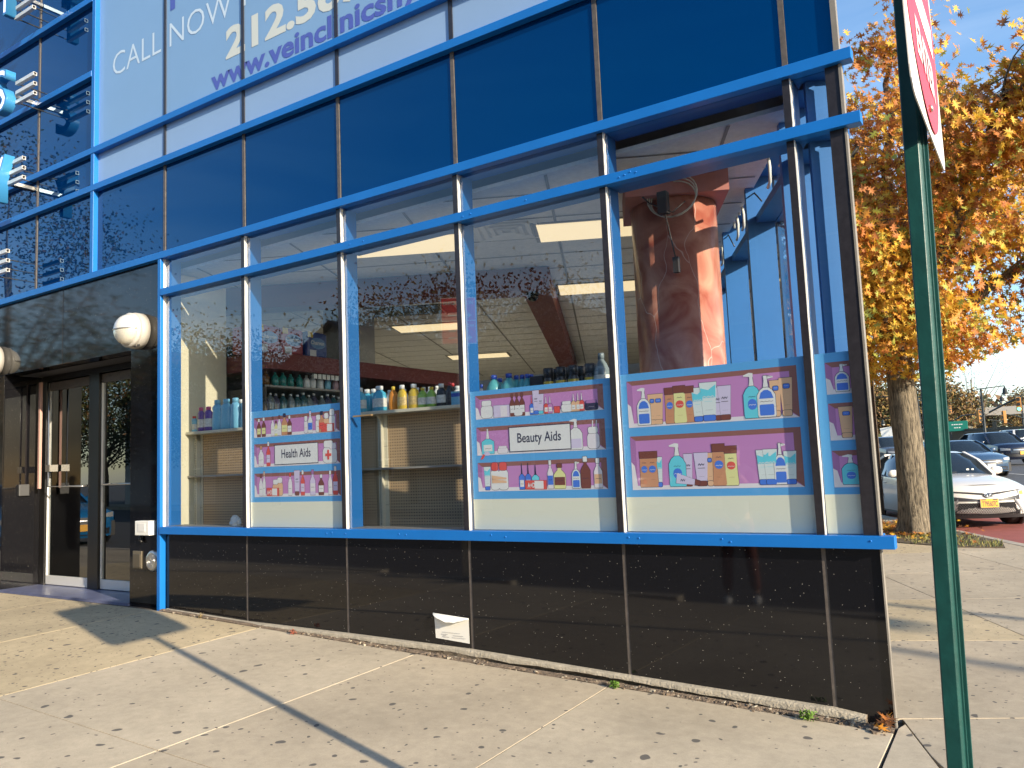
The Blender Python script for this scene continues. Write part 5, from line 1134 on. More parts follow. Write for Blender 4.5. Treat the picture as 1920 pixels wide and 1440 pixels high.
def make_car(label, cat, paint, L=4.88, W=.92, suv=False, detail=False, plate=None, group=None):
    o = empty('parked_car', (0, 0, 0), 0, label, cat, group)
    h2 = L/2
    if suv:
        prof = [(-.06, .28), (0, .40), (0, .62), (-.02, .80), (-.08, .93), (-.25, 1.0), (-.7, 1.06), (-1.15, 1.10)]
        rear = [(-L+.75, 1.12), (-L+.20, 1.10), (-L+.06, .95), (-L+.02, .6), (-L+.08, .30)]; belt = [(-1.15, 1.09), (-2.5, 1.12)]; gh = (-1.12, -1.85, -L+.65, -L+.16, 1.10, 1.66); sill = .30
    else:
        prof = [(-.07, .19), (0, .30), (.01, .50), (-.01, .62), (-.07, .71), (-.22, .78), (-.65, .86), (-1.1, .93), (-1.48, .97)]
        rear = [(-L+.75, 1.07), (-L+.18, 1.08), (-L+.03, .95), (-L+.0, .6), (-L+.06, .28)]; belt = [(-1.48, .97), (-2.6, 1.0)]; gh = (-1.44, -2.25, -L+1.42, -L+.52, .96, 1.445); sill = .22
    top = prof+belt[1:]+rear
    nf = 4
    xe_f, xe_r = -.46, -L+.34
    NV = 17; vv = []; n = len(top)
    def skin(j, v):
        x, z = top[j]; a = abs(v); t = a**2.6
        if j <= nf: x = lerp(x, xe_f, t)
        elif x > -1.2: x = lerp(x, x-.30*max(0, 1+x/1.2), t)
        elif j >= n-4: x = lerp(x, xe_r, t)
        zz = z-(.07 if nf < j < n-3 else .02)*a**4+(0.02*(1-a*a) if j > nf else 0)
        return (x+h2, v*W, zz)
    for j in range(n):
        for i in range(NV): vv.append(skin(j, -1+2*i/(NV-1)))
    b = MB(); b.add(vv, [(j*NV+i, j*NV+i+1, (j+1)*NV+i+1, (j+1)*NV+i) for j in range(n-1) for i in range(NV-1)], 0, True)
    for sgn in (-1, 1):
        cols = [j for j in range(nf, n-2)]; sv = []; NZ = 5
        for j in cols:
            x, y, z = skin(j, sgn)
            for k in range(NZ): t = k/(NZ-1); sv.append((x, sgn*(W+.035*math.sin(math.pi*min(1, t*1.1))-.05*t*t), lerp(z, sill, t)))
        f = [(a*NZ+k, a*NZ+k+1, (a+1)*NZ+k+1, (a+1)*NZ+k) for a in range(len(cols)-1) for k in range(NZ-1)]; b.add(sv, f, 0, True)
    b.box(-h2+.35, h2-.3, -W+.05, W-.05, sill-.04, sill+.3, 1)
    b.build('body', [paint, TRIM], o)
    # greenhouse
    x0, x1, x2, x3, zb, zr = gh; wb, wr = W-.08, W-.30
    g_ = MB(); ring = lambda xa, xb, w_, z, c: [(xa+h2, 0, z+c), (xa-.04+h2, w_*.6, z+c*.8), (xa-.13+h2, w_, z), (lerp(xa, xb, .5)+h2, w_+.02, z+c*.3), (xb+.10+h2, w_*.97, z), (xb+.02+h2, w_*.6, z+c*.8), (xb+h2, 0, z+c),
        (xb+.02+h2, -w_*.6, z+c*.8), (xb+.10+h2, -w_*.97, z), (lerp(xa, xb, .5)+h2, -w_-.02, z+c*.3), (xa-.13+h2, -w_, z), (xa-.04+h2, -w_*.6, z+c*.8)]
    lo = ring(x0, x3, wb, zb-.03, 0); mi_ = ring(lerp(x0, x1, .55), lerp(x3, x2, .55), lerp(wb, wr, .42), lerp(zb, zr, .56), .01); hi = ring(x1, x2, wr, zr-.045, .02)
    m_ = 12; g_.add(lo+mi_+hi, [(a*m_+i, a*m_+(i+1) % m_, (a+1)*m_+(i+1) % m_, (a+1)*m_+i) for a in (0, 1) for i in range(m_)], 0, True); g_.build('windows', CGL, o)
    r_ = MB(); hi2 = ring(x1+.02, x2-.02, wr+.012, zr-.05, .02); hi3 = ring(x1-.12, x2+.12, wr-.09, zr-.008, .015); hi4 = ring(x1-.35, x2+.35, wr-.30, zr, .012)
    r_.add(hi2+hi3+hi4, [(a*m_+i, a*m_+(i+1) % m_, (a+1)*m_+(i+1) % m_, (a+1)*m_+i) for a in (0, 1) for i in range(m_)]+[tuple(2*m_+i for i in range(m_))], 0, True)
    for sgn in (-1, 1):
        A = Vector(lo[2]); B = Vector(mi_[2]); C_ = Vector(hi[2]); A.y *= sgn; B.y *= sgn; C_.y *= sgn
        for p, q in ((A, B), (B, C_)): r_.bar(p+Vector((0, sgn*.008, .004)), q+Vector((0, sgn*.008, .004)), .07, .05)
        A = Vector(lo[4]); B = Vector(mi_[4]); C_ = Vector(hi[4])
        for p, q in ((A, B), (B, C_)): p = Vector((p.x, sgn*abs(p.y), p.z)); q = Vector((q.x, sgn*abs(q.y), q.z)); r_.bar(p+Vector((0, sgn*.008, 0)), q+Vector((0, sgn*.008, 0)), .16 if not suv else .12, .05)
        p = Vector(lo[3]); q = Vector(hi[3]); r_.bar((p.x-.05, sgn*(abs(p.y)+.004), p.z), (q.x-.05, sgn*(abs(q.y)+.004), q.z), .05, .03, mi=1)
    r_.build('roof', [paint, TRIM], o)
    for sgn in (-1, 1):
        mb_ = MB(); xm = x0-.42+h2
        mb_.lathe([(.002, -.13), (.06, -.11), (.085, -.03), (.085, .05), (.05, .11), (.002, .12)], 12, c=(0, 0, 0), sx=.7, sy=1.0, mat=Matrix.Translation((xm, sgn*(W+.10), zb+.06)) @ Matrix.Rotation(R(90), 4, 'X'))
        mb_.bar((xm, sgn*(W-.06), zb), (xm, sgn*(W+.05), zb+.03), .05, .03, mi=1); mb_.build('mirror', [paint, TRIM], o)
        dr = MB(); zt_ = zb-.02
        for xd in (x0-.30, x0-1.42, x0-2.35):
            ptsd = [(xd+h2-(.10*math.sin(k/6*math.pi) if xd == x0-.3 else 0), sgn*(W+.036*math.sin(math.pi*min(1, (k/6)*1.1))-.05*(k/6)**2+.004), lerp(zt_, sill+.06, k/6)) for k in range(7)]
            dr.tube(ptsd, .006, 4, smooth=False)
        dr.build('door_seams', TRIM, o)
        hd = MB(); hd.box(x0-1.38+h2, x0-1.20+h2, sgn*(W+.02)-.012, sgn*(W+.02)+.012, zb-.16, zb-.13); hd.build('door_handle', paint, o)
        for xw in (-.95, -L+1.08):
            RW = .335 if not suv else .36
            w_ = MB(); MW = Matrix.Translation((xw+h2, sgn*(W-.12), RW)) @ Matrix.Rotation(R(90), 4, 'X')
            w_.lathe([(RW*.6, -.12), (RW*.96, -.125), (RW, -.09), (RW, .09), (RW*.96, .125), (RW*.6, .12)], 28, mat=MW); wo_ = w_.build('wheel', TYRE, o)
            w_ = MB(); w_.lathe([(RW*.64, -.128), (RW*.60, -.10), (RW*.15, -.118)] if sgn > 0 else [(RW*.64, .128), (RW*.60, .10), (RW*.15, .118)], 24, mat=MW)
            w_.build('rim', RIM, wo_)
            ar = MB(); MA = Matrix.Translation((xw+h2, sgn*(W-.02), RW+.01)) @ Matrix.Rotation(R(90), 4, 'X'); ar.lathe([(RW*1.13, -.045), (RW*1.13, .045)], 28, mat=MA); ar.build('wheel_arch', TRIM, o)
    fp = [(x, z) for x, z in prof[:nf+1]]
    def F(y, z, lift=.006):
        a = abs(y)/W; x = prof_interp(fp, z) if z <= fp[-1][1] else lerp(fp[-1][0], prof[nf+1][0], (z-fp[-1][1])/(prof[nf+1][1]-fp[-1][1]))
        return Vector((lerp(x, xe_f, a**2.6)+h2+lift, y*(1+lift*.6), z-.02*a**4))
    def Fpoly(pts, mt, name, lift=.008, sub=6):
        b = MB()     # quad strips across the fascia: pts = [(y, zlow, zhigh), ...]
        vv = []
        for y, z0, z1 in pts: vv += [F(y, z0, lift), F(y, z1, lift)]
        b.add(vv, [(2*i, 2*i+2, 2*i+3, 2*i+1) for i in range(len(pts)-1)], 0); return b.build(name, mt, o)
    if detail:
        Fpoly([(y/20*.62*1.0, .245+.012*abs(y)/20, .475-.0*abs(y)) if abs(y) < 17 else (y/20*.62, .25, .33) for y in range(-20, 21)], M('grille_back', (.01, .01, .01), .7), 'lower_grille', .010)
        ms = MB()
        for k in range(-30, 31):
            for sg_ in (-1, 1):
                pts = []
                for q in range(9):
                    z = .25+.22*q/8; y = k*.042+sg_*(q/8)*.17
                    lim = .52+.10*(1-(z-.25)/.22)
                    if abs(y) < lim: pts.append(F(y, z, .016))
                if len(pts) > 1: ms.tube(pts, .0045, 4, smooth=False)
        ms.build('grille_mesh', M('grille_grey', (.045, .045, .05), .4), o)
        Fpoly([(y/20*.86, .185, .248) for y in range(-20, 21)], TRIM, 'front_lip', .012)
        for sgn in (-1, 1):
            Fpoly([(sgn*lerp(.12, .62, t), lerp(.50, .52, t), lerp(.535, .60, t)) for t in [i/10 for i in range(11)]], MESH, 'upper_grille', .010)
            Fpoly([(sgn*lerp(.08, .72, t), lerp(.618, .700, t), lerp(.655, .712, t)) for t in [i/12 for i in range(13)]], TRIM, 'hood_slit', .012)
            Fpoly([(sgn*lerp(.50, .70, t), lerp(.50, .25, t)-.0, lerp(.56, .28, t)) for t in [i/6 for i in range(7)]], M('silver_blade', (.30, .30, .31), .35, metal=.5), 'grille_blade', .018)
            Fpoly([(sgn*lerp(.60, .88, t), lerp(.60, .62, t), lerp(.685, .735, t)) for t in [i/10 for i in range(11)]], HLM, 'headlight', .014)
            Fpoly([(sgn*lerp(.63, .71, t), lerp(.608, .612, t), lerp(.665, .68, t)) for t in [i/4 for i in range(5)]], AMB, 'indicator', .018)
            Fpoly([(sgn*lerp(.74, .86, t), lerp(.26, .34, t), lerp(.48, .44, t)) for t in [i/5 for i in range(6)]], TRIM, 'fog_lamp_recess', .010)
        Fpoly([(y/14*.085, .605-.028*math.sqrt(max(0, 1-(y/14)**2))-.006, .625+.028*math.sqrt(max(0, 1-(y/14)**2))+.006) for y in range(-14, 15)], TRIM, 'emblem_field', .016)
        em = MB()
        for (ry, rz, cz) in ((.068, .042, .618), (.024, .040, .618), (.048, .016, .634)): em.tube([F(ry*math.cos(a), cz+rz*math.sin(a), .024) for a in [k*math.pi/10 for k in range(21)]], .006, 6, cap=False)
        em.build('emblem', CHROME, o)
        hm = MB(); hm.tube([Vector((lerp(-.20, -.52, (abs(y)/.8)**2)+h2, y, .800-.04*(abs(y)/.8)**2)) for y in [-.8+.1*k for k in range(17)]], .006, 4); hm.build('hood_seam', TRIM, o)
        xg = h2+.035; b = MB(); b.box(xg-.01, xg+.004, -.165, .165, .385, .555); pl = b.build('number_plate', M('plate_frame', (.35, .34, .32), .4), o, bevel=.004)
        b = MB(); b.box(xg+.0045, xg+.006, -.155, .155, .392, .548); b.build('plate_face', PLY, pl)
        b = MB(); b.box(xg+.0065, xg+.007, -.14, -.06, .525, .543); b.box(xg+.0065, xg+.007, .06, .14, .525, .543); b.build('plate_band', PLI, pl)
        t = text_obj('T795607C', .1, PLI, None, Matrix.Identity(4), 'lettering', bold=.002); xv = [v.co.x for v in t.data.vertices]; a_, c_ = min(xv), max(xv)
        for v in t.data.vertices: v.co = Vector((xg+.0068, -.135+.27*(v.co.x-a_)/(c_-a_), .412+v.co.y/.072*.095))
        t.parent = pl
        b = MB()
        for (yy, zz, s_) in ((.30, 1.08, .05), (.40, 1.08, .04)): b.box(-1.72+h2+.19, -1.72+h2+.20, yy, yy+s_, zz-.03, zz)
        b.build('windscreen_sticker', WHITE, o)
        b = MB(); b.tube([(-1.42+h2, -.6, 1.0), (-1.50+h2, .1, 1.02)], .008, 5); b.build('wiper', TRIM, o)
        b = MB(); b.lathe([(.03, 0), (.02, .06), (.004, .09)], 10, c=(-3.2+h2, 0, 1.44), sx=2); b.build('roof_antenna', paint, o)
    else:
        for sgn in (-1, 1): Fpoly([(sgn*lerp(.52, .86, t), .62 if not suv else .72, lerp(.70, .74, t) if not suv else lerp(.80, .86, t)) for t in [i/6 for i in range(7)]], HLM, 'headlight', .012)
        z0 = .50 if not suv else .66
        Fpoly([(y/10*.45, z0, z0+.14) for y in range(-10, 11)], MESH, 'grille', .010); Fpoly([(y/10*.42, z0+.06, z0+.08) for y in range(-10, 11)], CHROME, 'chrome_bar', .018)
        Fpoly([(y/10*.70, z0-.26, z0-.12) for y in range(-10, 11)], TRIM, 'lower_grille', .008)
        b = MB(); xg = h2+.03; b.box(xg-.01, xg+.004, -.15, .15, z0-.16, z0-.01); b.build('number_plate', plate or WHITE, o)
    for sgn in (-1, 1):
        b = MB(); b.box(-h2-.01, -h2+.10, sgn*.80-.1, sgn*.80+.1, .80, .92); b.build('tail_light', TLM, o)
    return o
CW = M('car_white_paint', (.66, .64, .60), .22, coat=.8); CN = M('car_navy_paint', (.012, .03, .09), .2, coat=.8); CD = M('car_black_blue_paint', (.01, .014, .03), .2, coat=.8); CS = M('car_slate_blue_paint', (.035, .07, .13), .22, coat=.8)
CG = M('car_grey_paint', (.07, .075, .085), .25, coat=.8); CT = M('car_teal_paint', (.02, .10, .15), .25, coat=.8); CBL = M('car_bright_blue_paint', (.01, .13, .33), .2, coat=.8)
def put(o, x, y, heading, dz=0): o.location = (x, y, gr(x, y)+dz); o.rotation_euler = (0, 0, R(heading)); return o
HD = ANG-180
c = make_car('white taxi sedan with yellow plate and mesh grille parked at the kerb behind the tree', 'car', CW, detail=True)
px_, py_ = av(3.72+2.44, 1.22); put(c, px_, py_, HD); c.location.z = 0.0
def carat(o, px, dep, heading):
    p = atD(px, 850, dep); return put(o, p.x, p.y, heading)
GC = 'cars on the far side of the avenue'
carat(make_car('slate blue saloon just beyond the white taxi on the avenue', 'car', CS, group=GC), 1800, 33, HD+2)
carat(make_car('black blue sport utility vehicle with yellow plate on the avenue', 'car', CD, L=4.6, W=.92, suv=True, plate=PLY, group=GC), 1866, 41, HD+6)
carat(make_car('pale sport utility vehicle seen from behind at the right picture edge', 'car', CW, L=4.6, W=.92, suv=True, group=GC), 1902, 56, HD+180)
carat(make_car('dark grey sport utility vehicle between the perforated post and the tree', 'car', CG, L=4.6, suv=True, group=GC), 1660, 47, HD+10)
carat(make_car('teal estate car half hidden by the left side of the tree trunk', 'car', CT, suv=True, L=4.6, group=GC), 1690, 52, HD+20)
put(make_car('bright blue saloon parked on the near street, mirrored in the shop door', 'car', CBL, plate=PLY), -13.2, -4.35, 4)
put(make_car('grey hatchback parked across the street, mirrored in the granite', 'car', CG), -3.5, -14.6, 180)
put(make_car('dark sport utility vehicle parked across the street behind the photographer', 'car', CD, suv=True, L=4.6), 3.5, -14.6, 180)
# ---------------------------------------------------------------- trees
def bark():
    mt, n, p = nodes('bark'); L = n.links.new; p.inputs['Roughness'].default_value = .95
    tc = n.nodes.new('ShaderNodeTexCoord'); mp = n.nodes.new('ShaderNodeMapping'); mp.inputs['Scale'].default_value = (26, 26, 4.0); L(tc.outputs['Object'], mp.inputs[0])
    vo = n.nodes.new('ShaderNodeTexNoise'); vo.inputs['Scale'].default_value = 1.3; vo.inputs['Detail'].default_value = 7; vo.inputs['Roughness'].default_value = .7; vo.inputs['Distortion'].default_value = .4; L(mp.outputs[0], vo.inputs['Vector'])
    rp = n.nodes.new('ShaderNodeValToRGB'); e = rp.color_ramp.elements; e[0].position = .36; e[0].color = (.03, .024, .018, 1); e[1].position = .62; e[1].color = (.26, .215, .15, 1); L(vo.outputs['Fac'], rp.inputs[0]); L(rp.outputs[0], p.inputs['Base Color'])
    bp = n.nodes.new('ShaderNodeBump'); bp.inputs['Strength'].default_value = 1.0; bp.inputs['Distance'].default_value = .04; L(vo.outputs['Fac'], bp.inputs['Height']); L(bp.outputs[0], p.inputs['Normal']); return mt
BARK = bark()
def branch_pts(a, b_, n, wob, r_):
    out = [Vector(a)]
    for k in range(1, n): out.append(Vector(a).lerp(Vector(b_), k/n)+Vector((r_.uniform(-wob, wob), r_.uniform(-wob, wob), r_.uniform(-wob, wob)+.06*math.sin(math.pi*k/n))))
    out.append(Vector(b_)); return out
tp = atZ(1718, 1002, .13)
street_tree = empty('street_tree', (tp.x, tp.y, g(tp.x, tp.y)-.03), 0, 'oak tree in golden autumn leaf standing in the kerb side pit right of the shop', 'tree')
tr = random.Random(11); b = MB()
NR = 26; rings = 30; vv = []
def trunk_r(z): return .235+.11*math.exp(-z*4.5)+.02*math.exp(-((z-3.15)/.25)**2)
for i in range(rings+1):
    z = 3.6*(i/rings)**1.15; cxx = .03*math.sin(z*1.1)-.03*z*.5; 
    for j in range(NR):
        a = 2*math.pi*j/NR; fl = 1+(.22*math.exp(-z*5)*math.cos(5*a+1))+.035*math.sin(7*a+z*2.3)+.03*math.sin(3*a-z*4); r_ = trunk_r(z)*fl*(1-.04*z)
        vv.append((cxx+r_*math.cos(a), r_*math.sin(a), z))
b.add(vv, [(i*NR+j, i*NR+(j+1) % NR, (i+1)*NR+(j+1) % NR, (i+1)*NR+j) for i in range(rings) for j in range(NR)], 0, True)
b.lathe([(.09, 0), (.085, .05), (.05, .09), (.004, .10)], 12, mat=Matrix.Translation((-.20, -.05, 2.98)) @ Matrix.Rotation(R(-75), 4, 'Y'))
b.build('trunk', BARK, street_tree)
top = Vector((-.06, 0, 3.4)); limbs = []; lm = MB(); ends = []
for (dx_, dy_, dz_, r0) in ((-1.6, .6, 2.6, .12), (1.6, -.6, 2.2, .13), (.3, 1.4, 3.6, .12), (-.5, -1.2, 3.2, .11), (2.9, .6, 1.5, .10), (.2, .1, 4.4, .14), (-2.6, -.6, 1.6, .09), (1.2, 1.8, 2.6, .10), (2.0, -1.8, 3.0, .10)):
    e = top+Vector((dx_, dy_, dz_)); pts = branch_pts(top+Vector((0, 0, -.25)), e, 6, .13, tr); lm.tube(pts, [r0*(1-.68*k/6) for k in range(7)], 9)
    for k in range(5):
        s0 = pts[tr.randint(2, 6)]; e2_ = s0+Vector((dx_*.35+tr.uniform(-1.1, 1.1), dy_*.35+tr.uniform(-1.1, 1.1), tr.uniform(-.5, 1.3))); p2 = branch_pts(s0, e2_, 4, .08, tr); lm.tube(p2, [r0*.34*(1-.7*q/4) for q in range(5)], 6); ends.append((p2[2], .6)); ends.append((p2[4], .75))
        for q in range(3):
            s1 = p2[tr.randint(1, 4)]; e3 = s1+Vector((tr.uniform(-.9, .9), tr.uniform(-.9, .9), tr.uniform(-.5, .6))); lm.tube(branch_pts(s1, e3, 3, .05, tr), [.012, .01, .007, .004], 4); ends.append((e3, .45))
lm.build('limbs', BARK, street_tree)
lf = MB(); nleaf = 0
C0 = Vector((.2, 0, 5.7))
while nleaf < 34000:
    e, s_ = ends[tr.randrange(len(ends))]
    p = e+Vector((tr.gauss(0, s_*.48), tr.gauss(0, s_*.48), tr.gauss(-.05, s_*.42)))
    if nleaf % 6 == 0:      # lower skirt hanging by the trunk on the street side
        a = tr.uniform(0, 6.28); rr_ = tr.uniform(.5, 2.4); p = Vector((rr_*math.cos(a), rr_*math.sin(a), 2.75+rr_*.38+tr.uniform(-.4, .9)))
    rel = p-C0; q = math.sqrt((rel.x/3.7)**2+(rel.y/4.0)**2+(rel.z/3.25)**2)
    if q > 1.0 or p.z < 2.25 or math.hypot(p.x, p.y) < .3: continue
    if math.sin(p.x*2.1+1)+math.sin(p.y*2.7)+math.sin(p.z*2.4+p.x) < -1.35: continue
    hn = math.sin(p.x*1.3+p.z*.8)+math.sin(p.y*1.7-p.z*1.1+2)
    w_ = [max(.4, 1.6+hn*.7), 1.0, max(.15, .75-hn*.6+.14*(p.z-5)), .65 if p.z < 5.0 else .22, .08]
    mi = tr.choices(range(5), w_)[0]
    nrm = Vector((tr.uniform(-1, 1)+.5, tr.uniform(-1, 1)-.4, tr.uniform(-.2, 1.0)))
    add_leaf(lf, p, nrm, tr.uniform(.12, .19), mi, tr.uniform(0, 6.28)); nleaf += 1
lf.build('crown', LEAFM, street_tree)
# trees of the street behind the camera and of the avenue in the distance
FOL = [M('foliage_green', (.05, .07, .02), .7), M('foliage_olive', (.09, .085, .02), .7), M('foliage_rust', (.15, .075, .02), .7)]
FOA = [M('far_gold', (.22, .14, .04), .8), M('far_brown', (.16, .09, .04), .8), M('far_green', (.09, .10, .035), .8)]
def make_tree(label, group, h, rad, base, n, ls, mats, seed, sparse=.55, bare=False):
    r_ = random.Random(seed); o = empty('tree', (0, 0, 0), 0, label, 'tree', group)
    b = MB(); b.tube([(0, 0, -.2), (.05, 0, base*.6), (0, .05, base), (.1, 0, h*.7)], [.22*h/9, .17*h/9, .14*h/9, .05*h/9], 9)
    cl = []
    for k in range(16 if not bare else 34):
        a = r_.uniform(0, 6.28); z0 = base*r_.uniform(.75, 1.4); z1 = r_.uniform(base, h*.95); rr_ = rad*r_.uniform(.4, .95)*math.sqrt(max(.1, 1-((z1-(base+h)/2)/((h-base)/2+.5))**2))
        e = Vector((rr_*math.cos(a), rr_*math.sin(a), z1)); b.tube(branch_pts((0, 0, z0), e, 4, .15, r_), [.07*h/9, .05*h/9, .035*h/9, .02*h/9, .01*h/9], 5); cl.append(e); cl.append(e*.6+Vector((0, 0, z1*.4)))
    b.build('trunk', BARK, o)
    f = MB(); k = 0
    while k < n:
        c_ = cl[r_.randrange(len(cl))]; s_ = rad*(.22 if not bare else .09); p = c_+Vector((r_.gauss(0, s_), r_.gauss(0, s_), r_.gauss(0, s_*.8)))
        if p.z < base*.8: continue
        u = Vector((r_.uniform(-1, 1), r_.uniform(-1, 1), r_.uniform(-1, 1))).normalized()*ls*r_.uniform(.6, 1.2); v = u.cross(Vector((r_.uniform(-1, 1), r_.uniform(-1, 1), r_.uniform(-1, 1)))).normalized()*ls*.5
        f.add([p-u, p-u*.2+v, p+u, p-u*.1-v], [(0, 1, 2, 3)], r_.choices(range(len(mats)), [3, 2, 1.2][:len(mats)])[0]); k += 1
    f.build('crown', mats, o); return o
GS = 'street trees mirrored in the facade'
t1 = make_tree('tall tree across the street mirrored at the left of the blue glass', GS, 13.5, 4.2, 3.4, 11000, .085, FOL, 3)
t1.location = (-24.0, -9.5, gr(-24, -9)+.1)
t2 = make_tree('broad tree across the street mirrored in the leftmost window', GS, 7.4, 3.6, 2.2, 9500, .085, FOL, 5)
spots = [(-33, -17.5, 1.15), (-26, -18.5, .95), (-19.5, -18.0, 1.0), (-12.5, -18.5, .9), (-6.8, -17.4, 1.0), (-41, -18, 1.2), (-38, -27, 1.5), (-20, -29, 1.45)]
for i, (x, y, s_) in enumerate(spots):
    o = t2 if i == 0 else copy_tree(t2)
    o.location = (x, y, gr(x, y)+.1); o.rotation_euler = (0, 0, i*1.3); o.scale = (s_, s_, s_*(1+.08*math.sin(i*2.1)))
    o['label'] = f'{ORD[i]} tree from the building side list of the mirrored street trees'
lab_ = ['far left', 'left', 'middle left', 'middle right', 'rightmost', 'outermost left', 'back row left', 'back row right']
i = 0
for o in list(col.objects):
    if o.get('label', '').endswith('mirrored street trees'): o['label'] = f'{lab_[i]} tree across the street behind the photographer, mirrored in the glass'; i += 1
# houses across the street, for the mirrored view
HW = [M('siding_white', (.55, .55, .53), .7), M('siding_cream', (.50, .44, .33), .7), M('brick_brown', (.20, .09, .06), .85, var=.2, vscale=30)]
RF = M('roof_shingle', (.07, .06, .06), .9, var=.2, vscale=20); WG = M('dark_window', (.02, .025, .03), .08, spec=.8)
def house(x, y, w_, d_, h, mt, lab, ridge=2.2):
    o = empty('house', (x, y, gr(x, y)), 0, lab, 'house', 'houses across the street')
    b = MB(); b.add([(-w_/2, -d_/2, 0), (w_/2, -d_/2, 0), (w_/2, d_/2, 0), (-w_/2, d_/2, 0), (-w_/2, -d_/2, h), (w_/2, -d_/2, h), (w_/2, d_/2, h), (-w_/2, d_/2, h), (0, -d_/2, h+ridge), (0, d_/2, h+ridge)], [(0, 1, 5, 8, 4), (3, 7, 9, 6, 2), (0, 4, 7, 3), (1, 2, 6, 5)]); b.build('wall', mt, o)
    b = MB(); e = .35
    for s_ in (-1, 1): b.add([(s_*(w_/2+e), -d_/2-e, h-e*ridge/(w_/2)), (s_*(w_/2+e), d_/2+e, h-e*ridge/(w_/2)), (0, d_/2+e, h+ridge+.02), (0, -d_/2-e, h+ridge+.02), (s_*(w_/2+e), -d_/2-e, h-e*ridge/(w_/2)+.15), (s_*(w_/2+e), d_/2+e, h-e*ridge/(w_/2)+.15), (0, d_/2+e, h+ridge+.17), (0, -d_/2-e, h+ridge+.17)], [(0, 1, 2, 3), (4, 5, 6, 7), (0, 4, 7, 3), (1, 2, 6, 5), (0, 1, 5, 4)])
    b.build('roof', RF, o)
    for z in (1.1, 3.9):
        if z+1.5 > h+1: continue
        for k in range(3):
            xx = -w_/3+k*w_/3
            if z < 2 and k == 1:
                b = MB(); b.box(xx-.5, xx+.5, d_/2, d_/2+.06, .1, 2.2); b.build('door', REDW, o); continue
            b = MB(); b.box(xx-.55, xx+.55, d_/2, d_/2+.05, z, z+1.5); fo = b.build('window', WHITE, o); b = MB(); b.box(xx-.46, xx+.46, d_/2+.051, d_/2+.06, z+.08, z+.70); b.box(xx-.46, xx+.46, d_/2+.051, d_/2+.06, z+.78, z+1.42); b.build('pane', WG, fo)
house(-30, -24, 9, 9, 5.6, HW[0], 'white gabled house across the street, farthest left in the mirrored view')
house(-18, -24.5, 8, 9, 5.6, HW[1], 'cream gabled house across the street in the mirrored view')
house(-7.5, -24.5, 8, 9, 5.2, HW[0], 'white house with dark roof across the street, third in the mirrored row')
ab = empty('apartment_building', (5.2, -24.0, gr(6.3, -24)), 0, 'tall dark brick building across the street, mirrored in the right hand window', 'building')
b = MB(); b.box(-9.8, 9.7, -5, 4.0, -.3, 12.9); b.build('wall', M('dark_brick', (.085, .045, .032), .9, var=.2, vscale=30), ab)
b = MB(); b.box(-9.95, 9.85, -5.1, 4.15, 12.9, 13.25); b.build('cornice', RF, ab)
for k in range(5):
    b = MB(); b.tube([(-2+2.1*k, 2+k % 2, 13.2), (-2+2.1*k, 2+k % 2, 14.1+.3*(k % 3))], .04, 5); b.build('roof_aerial', BLACK, ab)
for iz in range(4):
    for ix in range(7):
        x0 = -8.6+ix*2.65; z0 = 1.0+iz*3.1; b = MB(); b.box(x0, x0+1.2, 4.0, 4.04, z0, z0+1.7); fo = b.build('window', M('sash_brown', (.10, .08, .06), .6) if iz+ix == 0 else bpy.data.materials['sash_brown'], ab); b = MB(); b.box(x0+.08, x0+1.12, 4.041, 4.05, z0+.08, z0+.82); b.box(x0+.08, x0+1.12, 4.041, 4.05, z0+.9, z0+1.62); b.build('pane', WG, fo)
far = MB(); far.box(-45, 22, -16.9, -16.75, -.2, .12)
b = MB(); 
for k in range(14): x0 = -45+k*4.8; b.prism([(x0, -19.8), (x0+4.77, -19.8), (x0+4.77, -16.9), (x0, -16.9)], lambda x, y: gr(x, y)-.1, lambda x, y: gr(x, y)+.13)
tag(b.build('far_pavement', CONC[0]), kind='structure')
# NO STANDING sign across the near street whose mirror image hangs in the middle window
NS = M('no_standing_red', (.80, .03, .04), .4)
vq = atD(858, 601, 10.0); o = empty('parking_sign', (vq.x, -vq.y, vq.z), 0, 'red no standing sign on a steel pole, mirrored reversed in the middle window', 'road sign'); o.rotation_euler = (0, 0, R(-36))
o.scale = (1.3, 1.14, 1.14)
b = MB(); b.box(-.17, .17, -.006, 0, -.26, .26); b.build('plate', [WHITE], o)
b = MB(); b.box(-.16, .16, .0005, .002, .005, .25); b.box(-.16, .16, .0005, .002, -.25, -.005); b.build('red_panel', NS, o)
def back_text(tx, x0, x1, z0, cap, par):   # faces the building (+Y)
    t = text_obj(tx, .1, WHITE, None, Matrix.Identity(4), 'lettering', bold=.002); xv = [v.co.x for v in t.data.vertices]; a_, c_ = min(xv), max(xv)
    for v in t.data.vertices: v.co = Vector((x1-(x1-x0)*(v.co.x-a_)/(c_-a_), .003, z0+v.co.y/.07*cap))
    t.parent = par
back_text('NO STANDING', -.145, .145, .18, .04, o); back_text('NO STANDING', -.145, .145, -.075, .035, o); back_text('ANYTIME', -.10, .10, -.125, .03, o)
b = MB(); [b.add([(s_*.13, .003, z), (s_*.09, .003, z+.03), (s_*.09, .003, z-.03)], [(0, 1, 2)]) for s_, z in ((1, .06), (1, -.19))]; b.box(-.10, .09, .0025, .0032, .052, .068); b.box(-.10, .09, .0025, .0032, -.198, -.182); b.build('arrow', WHITE, o)
b = MB(); b.box(-.03, .03, -.05, -.008, (-vq.z-.1)/1.14, .35); b.build('pole', STEEL, o)
